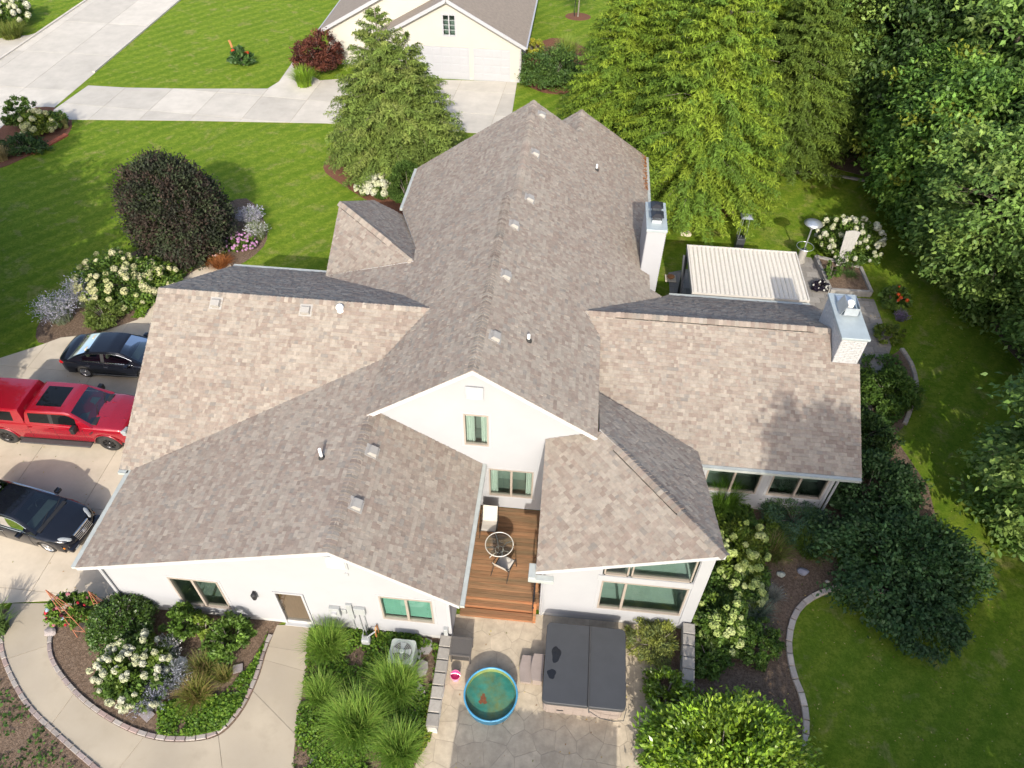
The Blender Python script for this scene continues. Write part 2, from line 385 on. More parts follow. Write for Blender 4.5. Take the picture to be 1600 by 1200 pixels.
# ridge caps: folded shingle pieces laid one over the other along each ridge
def ridge(part, p, q, s1, s2, raised=None, solo=True, w=.17, e=.142):
    """p,q ridge ends; s1,s2 slopes (drop per metre) to either side; raised=(t0,t1): a ridge vent lifts that stretch"""
    p, q = Vector(p), Vector(q); d = (q-p); L = d.length; d.normalize(); side = Vector((d.y, -d.x, 0)).normalized()
    n = int(L/e); joined = MB()
    for i in range(n):
        c = p+d*(e*i); f = p+d*(e*(i+1)+.02); t = (i+.5)/n
        up = .028+(.035 if raised and raised[0] <= t <= raised[1] else 0)
        col = tab_color(c.x*2.2, c.y*2.2, i*3); q_ = random.choice((.84, .94, 1.02, 1.1)); col = tuple(x*q_ for x in col); pts = []
        for pos, h in ((c, up+.016), (f, up-.008)):
            for k, sl in ((-1, s2), (-.45, s2), (0, None), (.45, s1), (1, s1)):
                off = side*(k*w); dz = 0 if sl is None else -abs(k)*w*sl
                pts.append(pos+off+Vector((0, 0, dz+h-(.008 if k == 0 else 0))))
        m = [(0, 1, 6, 5), (1, 2, 7, 6), (2, 3, 8, 7), (3, 4, 9, 8)]
        low = [x-Vector((0, 0, .012 if not (raised and raised[0] <= t <= raised[1]) else .05)) for x in pts]
        fs = m+[(10+j, 10+j+1, j+1, j) for j in range(4)]+[(10, 0, 5, 15), (4, 14, 19, 9)]
        g = MB() if solo else joined; g.add(pts+low, fs, col)
        if solo: g.build("ridge_cap", "shingle", ROOFOBJ[part])
    if not solo: tag(joined.build("ridge_caps", "shingle", ROOFOBJ[part]), kind="stuff")
    if raised:
        v = MB(); a = p+d*(L*raised[0]); b = p+d*(L*raised[1])
        for k, sl in ((-1, s2), (1, s1)):
            o = side*(k*w*.97)+Vector((0, 0, -w*sl+.018)); v.bar(a+o, b+o, .03, .045)
        v.build("ridge_vent", "rubber_black", ROOFOBJ[part])
ridge("front_gable_roof", (-5.95, 10.1, 5.373), (-5.95, 15.12, 5.373), .665, .287)
ridge("corner_room_roof", (5.05, 11.24, 5.25), (1.53, 15.42, 5.25), .58, .45, raised=(.33, .86))
ridge("main_roof", (-2.55, 15.15, 7.8), (-2.55, 24.8, 7.8), .66, .69)
ridge("garage_roof", (-14.66, 19.53, 6.317), (-4.75, 19.53, 6.317), .583, .56)
ridge("sunroom_wing_roof", (9.6, 20.8, 5.66), (.85, 20.8, 5.66), .578, .583, raised=(.07, .88), solo=True)
ridge("main_roof", (-2.2, 33.5, 7.57), (-2.2, 24.85, 7.57), .667, .66, solo=False)
ridge("main_roof", (.09, 36, 6.06), (.09, 33.4, 6.06), .66, .66, solo=False)
ridge("entry_roof", (-10.1, 27.05, 5.55), (-6.2, 23.5, 5.36), .8, .8, raised=(.05, .72), solo=False)

# gutters along the eaves
def gutter(part, p, q, out):
    p, q, o = Vector(p), Vector(q), Vector(out); m = MB(); dn = Vector((0, 0, -1))
    m.bar(p+o*.075+dn*.12, q+o*.075+dn*.12, .13, .015); m.bar(p+o*.14+dn*.07, q+o*.14+dn*.07, .014, .12); m.bar(p+o*.014+dn*.075, q+o*.014+dn*.075, .012, .11)
    m.bar(p+o*.075+dn*.022, q+o*.075+dn*.022, .118, .012)
    for e in (p, q): m.obox(e+o*.075+dn*.07, o, (q-p).normalized(), (0, 0, 1), .07, .006, .06)
    m.build("gutter", "gutter", ROOFOBJ[part])
gutter("front_gable_roof", (-14.23, 10.12, 3.02), (-14.23, 13.9, 3.02), (-1, 0, 0))
gutter("front_gable_roof", (-2.37, 10.12, 3.02), (-2.37, 15.4, 3.02), (1, 0, 0))
gutter("garage_roof", (-14.64, 13.83, 3.02), (-14.3, 13.83, 3.02), (0, -1, 0))
gutter("garage_roof", (-14.64, 24.76, 3.41), (-10.2, 24.76, 3.41), (0, 1, 0))
gutter("main_roof", (-8.06, 29.7, 3.68), (-8.06, 33.4, 3.68), (-1, 0, 0))
gutter("main_roof", (3.64, 27.8, 3.73), (3.64, 35.9, 3.73), (1, 0, 0))
gutter("sunroom_wing_roof", (5.15, 16.23, 3.02), (10.58, 16.23, 3.02), (0, -1, 0))
gutter("sunroom_wing_roof", (4.5, 25.41, 3.02), (10.5, 25.41, 3.02), (0, 1, 0))
m = MB(); m.bbox((-.42, 11.05, 3.16), (-.2, 11.55, 3.36), .015); m.bbox((-.42, 11.02, 3.14), (.35, 11.22, 3.30), .015); m.build("gutter", "gutter", ROOFOBJ["corner_room_roof"])
# downspouts
m = MB(); m.tube([(-14.0, 10.3, 2.93), (-13.95, 10.3, 2.8), (-13.72, 10.34, 2.62), (-13.72, 10.34, .25), (-13.72, 10.15, .12)], .045, 6); m.build("downspout", "trim_white", HOUSE)
m = MB(); m.tube([(-2.3, 15.2, 2.9), (-2.72, 15.35, 2.6), (-2.72, 15.35, .55)], .04, 6); m.build("downspout", "trim_white", HOUSE)
m = MB(); m.tube([(10.3, 16.2, 2.9), (10.15, 16.62, 2.6), (10.15, 16.62, .2)], .045, 6); m.build("downspout", "trim_white", HOUSE)
m = MB(); m.tube([(.06, 11.5, 3.1), (.06, 11.52, .15)], .035, 6); m.build("downspout", "trim_white", HOUSE)

# roof vents and pipes
def roof_vent(part, P, px, py):
    c = onP(px, py, (0, 0, P[0]), (-P[1], -P[2], 1)); nrm = Vector((-P[1], -P[2], 1)).normalized(); u = Vector((0, 0, 1)).cross(nrm).normalized(); v = nrm.cross(u)
    if v.z < 0: u, v = -u, -v
    m = MB(); m.obox(c+nrm*.022, u, v, nrm, .23, .23, .006)
    pts = [(-.17, -.16, .03), (.17, -.16, .03), (.17, .15, .03), (-.17, .15, .03), (-.15, -.13, .15), (.15, -.13, .15), (.15, .1, .13), (-.15, .1, .13)]
    m.add([c+u*a+v*b+nrm*d for a, b, d in pts], [(4, 5, 6, 7), (0, 1, 5, 4), (1, 2, 6, 5), (2, 3, 7, 6), (3, 0, 4, 7)])
    m.build("roof_vent", "vent_metal", ROOFOBJ[part])
for px, py in ((846, 180), (836, 240), (827, 311), (803, 352), (790, 431), (773, 527)): roof_vent("main_roof", PC_r, px, py)
for px, py in ((338, 474), (478, 485)): roof_vent("garage_roof", PA_f, px, py)
for px, py in ((581, 706), (556, 789)): roof_vent("front_gable_roof", PB_r, px, py)
def roof_pipe(part, P, px, py, h=.45, r=.05):
    c = onP(px, py, (0, 0, P[0]), (-P[1], -P[2], 1)); m = MB(); m.tube([c-Vector((0, 0, .05)), c+Vector((0, 0, h))], r, 12)
    o = m.build("vent_pipe", "pipe_white", ROOFOBJ[part], smooth=False)
    m = MB(); m.lathe([(.11, -.03), (.1, .05), (.06, .11), (r+.004, .12)], c, 12); m.build("pipe_boot", "rubber_black", ROOFOBJ[part])
roof_pipe("front_gable_roof", PB_l, 503, 716); roof_pipe("main_roof", PC_r, 826, 533, .28); roof_pipe("main_roof", PC_r, 932, 266, .3)
c = onP(532, 486, (0, 0, PA_f[0]), (0, -.583, 1)); m = MB(); m.lathe([(.12, 0), (.1, .14), (.14, .15), (.14, .2), (.1, .26), (0, .28)], c, 14); m.build("vent_pipe", "pipe_white", ROOFOBJ["garage_roof"])

# ------------------------------------------------------------------ walls: every lap board is a real board
def wall(name, A, B, ztop, holes=(), z0=.22, base=True, mat="siding", row=.118, parent=None):
    """wall from ground point A to B (outside on the right-hand side of A->B is -normal); ztop: [(s,z)...] outline along the top"""
    A, B = Vector((*A, 0)), Vector((*B, 0)); d = (B-A); L = d.length; d.normalize(); nrm = Vector((d.y, -d.x, 0)); m = MB()
    poly = [(0, z0), (L, z0)]+[(s, z) for s, z in ztop[::-1]]
    zmax = max(z for s, z in ztop); z = z0; tris = []
    for t in tessellate_polygon([[Vector((p[0], p[1], 0)) for p in poly]]):
        a, b, c = (poly[i] for i in t)
        if (b[0]-a[0])*(c[1]-a[1])-(b[1]-a[1])*(c[0]-a[0]) < 0: b, c = c, b
        tris.append((a, b, c))
    while z < zmax:
        z1 = z+row; cuts = sorted({z, z1}|{h for H in holes for h in (H[2], H[3]) if z < h < z1})
        for ca, cb in zip(cuts, cuts[1:]):
            xs = [(0, L)]
            for hx0, hx1, hz0, hz1 in holes:
                if hz0 < (ca+cb)/2 < hz1:
                    new = []
                    for x0, x1 in xs:
                        if hx1 <= x0 or hx0 >= x1: new.append((x0, x1)); continue
                        if hx0 > x0: new.append((x0, hx0))
                        if hx1 < x1: new.append((hx1, x1))
                    xs = new
            for x0, x1 in xs:
                for T in tris:
                    pl = clip_convex([(x0, ca), (x1, ca), (x1, cb), (x0, cb)], T)
                    if len(pl) < 3: continue
                    n = len(pl); out = [A+d*s+Vector((0, 0, t))+nrm*(.004+.026*(1-(t-z)/row)) for s, t in pl]; bk = [A+d*s+Vector((0, 0, t))-nrm*.03 for s, t in pl]
                    fs = [tuple(range(n))]
                    for i in range(n):
                        j = (i+1) % n
                        if abs(pl[i][1]-pl[j][1]) < 1e-4 and pl[i][1] > z+.01 and pl[i][1] > cb-1e-4 and cb == z1: continue
                        fs.append((n+i, n+j, j, i))
                    m.add(out+bk, fs)
        z = z1
    parent = parent or HOUSE; o = m.build(name, mat, parent)
    if base:
        b = MB(); b.obox((A+B)/2+Vector((0, 0, z0/2-.02))-nrm*.04, d, nrm, (0, 0, 1), L/2+.0, .05, z0/2+.02); b.build("foundation", "concrete_base", parent)
    return o
def corner_board(x, y, z1, w=.1):
    m = MB(); m.box((x-w/2, y-w/2, .2), (x+w/2, y+w/2, z1)); m.build("corner_board", "trim_white", HOUSE)
def window(x0, x1, z0, z1, y, mull=(), curtains=(), room="interior", depth=.9, blind=None, trim=.085, parent=None, fmat="window_frame"):
    """window in a wall that faces -y; x0..z1 is the opening of the frame"""
    W = MB(); f = .055
    for a, b in (((x0-f, z0-f), (x1+f, z0)), ((x0-f, z1), (x1+f, z1+f)), ((x0-f, z0), (x0, z1)), ((x1, z0), (x1+f, z1))):
        W.box((a[0], y-.045, a[1]), (b[0], y+.07, b[1]))
    for mx in mull: W.box((mx-.04, y-.04, z0), (mx+.04, y+.07, z1))
    w = W.build("window", fmat, parent or HOUSE)
    T = MB(); t = trim+f
    for a, b in (((x0-t, z0-t), (x1+t, z0-f)), ((x0-t, z1+f), (x1+t, z1+t)), ((x0-t, z0-f), (x0-f, z1+f)), ((x1+f, z0-f), (x1+t, z1+f))):
        T.box((a[0], y-.03, a[1]), (b[0], y+.03, b[1]))
    T.build("window_trim", "trim_white", w)
    xs = [x0]+list(mull)+[x1]
    for a, b in zip(xs, xs[1:]):
        MB().add([(a, y+.03, z0), (b, y+.03, z0), (b, y+.03, z1), (a, y+.03, z1)], [(0, 1, 2, 3)]).build("pane", "glass", w)
    R = MB(); X0, X1, Z0, Z1, Y0, Y1 = x0-.25, x1+.25, z0-.25, z1+.2, y+.075, y+depth
    R.add([(X0, Y0, Z0), (X1, Y0, Z0), (X1, Y1, Z0), (X0, Y1, Z0), (X0, Y0, Z1), (X1, Y0, Z1), (X1, Y1, Z1), (X0, Y1, Z1)], [(0, 1, 2, 3), (7, 6, 5, 4), (2, 3, 7, 6), (1, 2, 6, 5), (3, 0, 4, 7)])
    R.build("room", room, w)
    for a, b in curtains:
        n = max(6, int((b-a)/.035)); vs = []; fs = []
        for i in range(n+1):
            xx = a+(b-a)*i/n; yy = y+.16+.035*math.sin(i*1.9)
            vs += [(xx, yy, z0-.2), (xx, yy, z1+.1)]
        for i in range(n): fs.append((2*i, 2*i+2, 2*i+3, 2*i+1))
        MB().add(vs, fs).build("curtain", "curtain", w)
    if blind:
        for i in range(int((z1-z0)/.1)): pass
        MB().box((x0, y+.12, blind[0]), (x1, y+.125, blind[1])).build("blind", "blind", w)
    return w
roofgap = .19
zB = lambda x: min(zf(PB_l)(x, 0), zf(PB_r)(x, 0))-roofgap
# front gable (garage wing) wall with two windows and the storm door
YB = 10.42
wall("front_wall", (-13.8, YB), (-2.8, YB), [(0, zB(-13.8)), (-5.95+13.8, zB(-5.95)), (11.0, zB(-2.8))],
     holes=[(-11.66+13.8, -10.05+13.8, .62, 2.42), (-4.94+13.8, -3.28+13.8, 1.08, 2.55), (-8.36+13.8, -7.36+13.8, .0, 2.16)])
window(-11.6, -10.1, .68, 2.36, YB, mull=(-10.88,), room="interior")
window(-4.88, -3.34, 1.14, 2.49, YB, mull=(-4.1,), blind=(1.14, 2.49), room="interior_light")
wall("garage_wall", (-13.8, 14.2), (-13.8, YB), [(0, zB(-13.8)), (3.78, zB(-13.8))])
wall("garage_wall", (-14.3, 24.3), (-14.3, 14.2), [(0, 3.4), (4.77, 6.1), (10.1, 2.95)])
wall("garage_wall", (-10.4, 24.35), (-14.3, 24.35), [(0, 3.3), (3.9, 3.3)])
wall("deck_wall", (-2.8, YB), (-2.8, 15.45), [(0, zB(-2.8)), (5.03, zB(-2.8))])
for x, y, z in ((-13.8, YB, zB(-13.8)), (-2.8, YB, zB(-2.8)), (.04, 11.6, 3.2), (10.02, 16.7, 2.8)): corner_board(x, y, z)
# storm door
D = MB(); dx0, dx1, dz = -8.28, -7.44, 2.08
for a, b in (((dx0-.07, .0), (dx0, dz+.07)), ((dx1, .0), (dx1+.07, dz+.07)), ((dx0, dz), (dx1, dz+.07))): D.box((a[0], YB-.05, a[1]), (b[0], YB+.08, b[1]))
D.box((dx0-.07, YB-.12, .0), (dx1+.07, YB+.1, .06))
door = D.build("door", "trim_white", HOUSE)
MB().add([(dx0, YB+.0, .06), (dx1, YB+.0, .06), (dx1, YB+.0, dz), (dx0, YB+.0, dz)], [(0, 1, 2, 3)]).build("door_glass", "door_glass", door)
m = MB(); m.box((dx0, YB+.1, .06), (dx1, YB+.14, dz)); m.build("door_leaf", "brown_door", door)
m = MB(); m.tube([(dx0+.07, YB-.01, 1.0), (dx0+.07, YB-.07, 1.0), (dx0+.07, YB-.07, 1.15), (dx0+.07, YB-.01, 1.15)], .012, 6); m.build("door_handle", "dark_metal", door)
# gable louvre vents, flood light, wall lamp, sensor
def louvre(x, z, y, s=.32):
    m = MB(); m.box((x-s-.06, y-.06, z-s-.06), (x+s+.06, y-.03, z+s+.06)); o = m.build("gable_vent", "trim_white", HOUSE)
    for k in range(7):
        zz = z-s+.05+k*(2*s-.1)/6; m = MB(); m.add([(x-s, y-.10, zz-.03), (x+s, y-.10, zz-.03), (x+s, y-.062, zz+.03), (x-s, y-.062, zz+.03)], [(0, 1, 2, 3)]); m.build("slat", "trim_white", o)
louvre(-5.95, 4.35, YB, .26); louvre(-2.55, 6.58, 15.42, .22)
fl = MB(); fl.box((-6.02, YB-.06, 4.86), (-5.88, YB-.015, 5.0)); fl = fl.build("floodlight", "trim_white", HOUSE)
for s in (-1, 1):
    m = MB(); ax = Matrix.Rotation(rad(60), 3, 'X') @ Matrix.Rotation(rad(35*s), 3, 'Y')
    m.lathe([(0, .0), (.04, .0), (.075, -.16), (.07, -.165)], (-5.95+.14*s, YB-.1, 4.97), 10, ax=ax); m.build("lamp_head", "trim_white", fl)
m = MB(); m.box((-5.78, YB-.05, 3.66), (-5.68, YB-.015, 3.8)); m.build("motion_sensor", "trim_white", HOUSE)
m = MB(); m.lathe([(.0, .36), (.05, .34), (.09, .28), (.075, .06), (.04, 0), (0, 0)], (-8.95, YB-.13, 1.72), 10); m.box((-9.0, YB-.12, 1.95), (-8.9, YB-.01, 2.05)); m.build("wall_lantern", "dark_metal", HOUSE)
m = MB(); m.lathe([(.062, .26), (.055, .08)], (-8.95, YB-.13, 1.72), 10); m.build("lantern_glass", "trim_white", HOUSE)
# meters, boxes and conduits on the front wall
for x0, x1, z0, z1, dp in ((-6.62, -6.28, 1.1, 1.62, .14), (-6.05, -5.86, .95, 1.9, .1), (-5.82, -5.45, 1.35, 1.72, .12), (-6.25, -6.1, 1.2, 1.45, .06)):
    m = MB(); m.bbox((x0, YB-dp-.015, z0), (x1, YB-.015, z1), .012); m.build("meter_box", "grey_box", HOUSE)
m = MB(); ax = Matrix.Rotation(rad(90), 3, 'X'); m.lathe([(.0, .1), (.08, .09), (.09, .0)], (-6.45, YB-.15, 1.4), 14, ax=ax); m.build("electric_meter", "trim_white", HOUSE)
for x, z0, z1 in ((-5.96, .1, .95), (-5.72, .1, 1.35), (-5.55, .1, 1.35), (-6.45, .1, 1.1)):
    m = MB(); m.tube([(x, YB-.06, z0), (x, YB-.06, z1)], .022, 6); m.build("conduit", "grey_box", HOUSE)
m = MB(); m.tube([(-5.2, YB-.08, .05), (-5.2, YB-.08, .65), (-5.2, YB-.2, .75), (-5.2, YB-.3, .65), (-5.2, YB-.3, .3)], .025, 8); m.build("gas_pipe", "copper_orange", HOUSE)
m = MB(); m.bbox((-5.62, YB-.62, .28), (-5.34, YB-.4, .55), .05); m.tube([(-5.56, YB-.5, .5), (-5.56, YB-.5, .7), (-5.56, YB-.2, .7), (-5.56, YB-.2, .05)], .025, 8); m.tube([(-5.4, YB-.5, .5), (-5.4, YB-.5, .66), (-5.2, YB-.3, .66)], .025, 8); m.build("gas_meter", "grey_box", HOUSE)
m = MB(); m.bbox((-3.0, YB-.16, .55), (-2.86, YB-.015, .95), .02); m.build("outlet_box", "grey_box", HOUSE)

# main two-storey gable
YC = 15.45
zC = lambda x: min(zf(PC_l)(x, 0), zf(PC_r)(x, 0))-roofgap
wall("main_gable_wall", (-5.9, YC), (1.25, YC), [(0, zC(-5.9)), (-2.55+5.9, zC(-2.55)), (7.15, zC(1.25))], z0=.5, base=False,
     holes=[(-2.96+5.9, -2.13+5.9, 3.98, 5.54), (-2.16+5.9, -.58+5.9, 1.2, 2.78)])
window(-2.9, -2.19, 4.04, 5.48, YC, curtains=((-2.9, -2.62), (-2.4, -2.19)))
window(-2.1, -.64, 1.26, 2.72, YC, mull=(-1.36,), curtains=((-2.1, -1.85), (-.85, -.64)))
wall("main_side_wall", (1.25, YC), (1.25, 20.8), [(0, 5.0), (5.35, 5.0)], base=False)
wall("main_back_wall", (3.2, 35.6), (-1.8, 35.6), [(0, 3.7), (3.1, 5.7), (5, 4.4)])
wall("main_back_wall", (-1.8, 33.2), (-7.7, 33.2), [(0, 7.1), (5.9, 3.4)])
wall("main_side_wall", (3.2, 24.9), (3.2, 35.6), [(0, 3.6), (10.7, 3.6)])
wall("main_side_wall", (-7.7, 33.2), (-7.7, 24.4), [(0, 3.5), (8.8, 3.5)])
# corner room with the tall glass wall
YF = 11.6
zF = lambda x: zf(PF_l)(x, YF)-roofgap
wall("corner_room_wall", (.0, YF), (4.9, YF), [(0, zF(0)), (4.9, zF(4.9))],
     holes=[(1.82, 4.56, .9, 2.72), (1.82, 4.56, 3.0, 4.5)])
window(1.9, 4.47, .98, 2.64, YF, mull=(2.6,), room="interior_light", depth=2.2, trim=.1)
wall("corner_room_wall", (.0, YC), (.0, YF), [(0, zf(PF_l)(0, YC)-.22), (3.85, zF(0))])
wall("corner_room_wall", (4.9, YF), (4.9, 16.7), [(0, zF(4.9)), (5.1, 2.9)])
# upper glazing follows the roof slope
up = MB(); zt = lambda x: zF(x)-.16
for a, b in ((1.86, 2.6), (2.68, 4.5)):
    up.add([(a, YF-.04, 3.06), (b, YF-.04, 3.06), (b, YF-.04, 3.12), (a, YF-.04, 3.12), (a, YF+.06, 3.06), (b, YF+.06, 3.06), (b, YF+.06, 3.12), (a, YF+.06, 3.12)], [(0, 1, 2, 3), (3, 2, 6, 7), (4, 0, 3, 7)])
    for x in (a, b-.05): up.add([(x, YF-.04, 3.06), (x+.05, YF-.04, 3.06), (x+.05, YF-.04, zt(x+.05)), (x, YF-.04, zt(x)), (x, YF+.06, 3.06), (x+.05, YF+.06, 3.06), (x+.05, YF+.06, zt(x+.05)), (x, YF+.06, zt(x))], [(0, 1, 2, 3), (1, 5, 6, 2), (4, 0, 3, 7)])
up = up.build("window", "window_frame", HOUSE)
for a, b in ((1.91, 2.55), (2.73, 4.45)):
    MB().add([(a, YF+.03, 3.12), (b, YF+.03, 3.12), (b, YF+.03, zt(b)), (a, YF+.03, zt(a))], [(0, 1, 2, 3)]).build("pane", "glass", up)
m = MB(); m.add([(1.7, YF+.07, 2.95), (4.7, YF+.07, 2.95), (4.7, 12.9, 2.95), (1.7, 12.9, 2.95), (1.7, 12.9, 3.8), (4.7, 12.9, 4.4)], [(0, 1, 2, 3), (3, 2, 5, 4)]); m.build("room", "interior_light", up)
m = MB(); m.box((4.58, YF-.06, .22), (4.95, YF+.1, zF(4.9))); m.box((1.7, YF-.05, 2.72), (4.58, YF+.02, 3.02)); m.build("corner_trim", "trim_white", HOUSE)
# sunroom wing
YE = 16.7
wall("sunroom_wall", (4.9, YE), (10.05, YE), [(0, 2.9), (5.15, 2.9)], holes=[(5.6-4.9, 7.56-4.9, .98, 2.4), (7.92-4.9, 9.9-4.9, .98, 2.4)])
window(5.66, 7.5, 1.05, 2.33, YE, mull=(6.6,)); window(7.98, 9.84, 1.05, 2.33, YE, mull=(8.92,))
wall("sunroom_wall", (10.05, YE), (10.05, 25.0), [(0, 2.9), (4.1, 5.3), (8.3, 2.9)])
wall("sunroom_wall", (10.05, 25.0), (3.2, 25.0), [(0, 2.9), (6.85, 2.9)])
# entry wing
wall("entry_wall", (-9.75, 29.2), (-9.75, 24.3), [(0, 3.6), (2.2, 4.9), (4.9, 3.5)])
wall("entry_wall", (-7.7, 29.4), (-9.75, 29.2), [(0, 2.9), (2.06, 3.6)])

# ------------------------------------------------------------------ chimneys (parts of the house)
wall("chimney", (3.14, 25.72), (3.9, 25.72), [(0, 6.0), (.76, 6.0)], base=False, z0=.1)
wall("chimney", (3.9, 25.72), (3.9, 27.7), [(0, 6.0), (1.98, 6.0)], base=False, z0=.1)
wall("chimney", (3.14, 27.7), (3.14, 25.72), [(0, 6.0), (1.98, 6.0)], base=False, z0=3.0)
wall("chimney", (3.9, 27.7), (3.14, 27.7), [(0, 6.0), (.76, 6.0)], base=False, z0=.1)
m = MB(); m.bbox((3.09, 25.66, 5.98), (3.95, 27.76, 6.1), .02); cc = m.build("chimney_cap", "flashing", HOUSE)
for y in (26.35, 27.05):
    m = MB(); m.box((3.32, y-.2, 6.1), (3.7, y+.2, 6.24)); m.build("flue", "zinc", cc)
    m = MB()
    for x in (3.33, 3.69):
        for yy in (y-.19, y+.19): m.box((x-.012, yy-.012, 6.24), (x+.012, yy+.012, 6.42))
    for k in range(7): m.box((3.32+k*.06, y-.2, 6.24), (3.326+k*.06, y-.195, 6.42)); m.box((3.32+k*.06, y+.195, 6.24), (3.326+k*.06, y+.2, 6.42))
    m.build("spark_arrestor", "dark_metal", cc)
    m = MB(); m.add([(3.25, y-.27, 6.4), (3.77, y-.27, 6.4), (3.77, y+.27, 6.4), (3.25, y+.27, 6.4), (3.42, y-.12, 6.5), (3.6, y-.12, 6.5), (3.6, y+.12, 6.5), (3.42, y+.12, 6.5)], [(4, 5, 6, 7), (0, 1, 5, 4), (1, 2, 6, 5), (2, 3, 7, 6), (3, 0, 4, 7), (3, 2, 1, 0)]); m.build("flue_lid", "dark_metal", cc)
# right chimney: white painted brick, each course and brick a piece
bx0, bx1, by0, by1 = 9.66, 10.52, 19.75, 22.1
m = MB(); m.box((bx0+.015, by0+.015, 0), (bx1-.015, by1-.015, 6.14)); ch = m.build("chimney", "mortar", HOUSE)
bricks = []; course = .082
k = 0; z = 2.4
while z < 6.1:
    off = .11 if k % 2 else 0
    for axis, lo, hi in (('x', bx0, bx1), ('y', by0, by1)):
        s = lo-off
        while s < hi:
            a, b = max(lo, s)+.005, min(hi, s+.22)-.005
            if b-a > .03:
                j = random.uniform(-.004, .006)
                if axis == 'x':
                    bricks.append(((a, by0-.006-j, z+.005), (b, by0+.03, z+course-.005)))
                    if True: bricks.append(((a, by1-.03, z+.005), (b, by1+.006+j, z+course-.005)))
                else:
                    bricks.append(((bx0-.006-j, a, z+.005), (bx0+.03, b, z+course-.005)))
                    bricks.append(((bx1-.03, a, z+.005), (bx1+.006+j, b, z+course-.005)))
            s += .22
    z += course; k += 1
vis = [b for b in bricks if (b[0][1] < by0 or b[0][0] < bx0) and b[0][2] > 4.6]; vis.sort(key=lambda b: -b[0][2]); vis = vis[:300]; vs = set(map(id, vis)); rest = MB()
for b in bricks:
    if id(b) in vs: MB().box(*b).build("brick", "white_brick", ch)
    else: rest.box(*b)
tag(rest.build("bricks", "white_brick", ch), kind="stuff")
m = MB(); m.bbox((bx0-.06, by0-.06, 6.14), (bx1+.06, by1+.06, 6.24), .02); cc = m.build("chimney_cap", "flashing", HOUSE)
m = MB(); m.box((9.82, 21.35, 6.24), (10.36, 21.95, 6.3)); m.build("cap_plate", "zinc", cc)
m = MB(); m.lathe([(.13, 0), (.13, .4), (.11, .42), (.0, .42)], (10.1, 21.2, 6.24), 14); m.build("flue", "pipe_white", cc)
# peaked flue hood: two sloping plates open at the ends
m = MB()
for s in (-1, 1):
    a = Vector((10.1+s*.36, 20.85, 6.3)); b = Vector((10.1+s*.2, 20.85, 6.72)); c2 = Vector((10.1+s*.2, 21.5, 6.72)); d2 = Vector((10.1+s*.36, 21.5, 6.3)); o = Vector((-s*.012, 0, 0))
    m.add([a, b, c2, d2, a+o, b+o, c2+o, d2+o], [(0, 1, 2, 3), (7, 6, 5, 4), (0, 4, 5, 1), (1, 5, 6, 2), (2, 6, 7, 3)])
m.box((9.86, 20.84, 6.3), (10.34, 20.86, 6.62)); m.build("flue_hood", "zinc", cc)
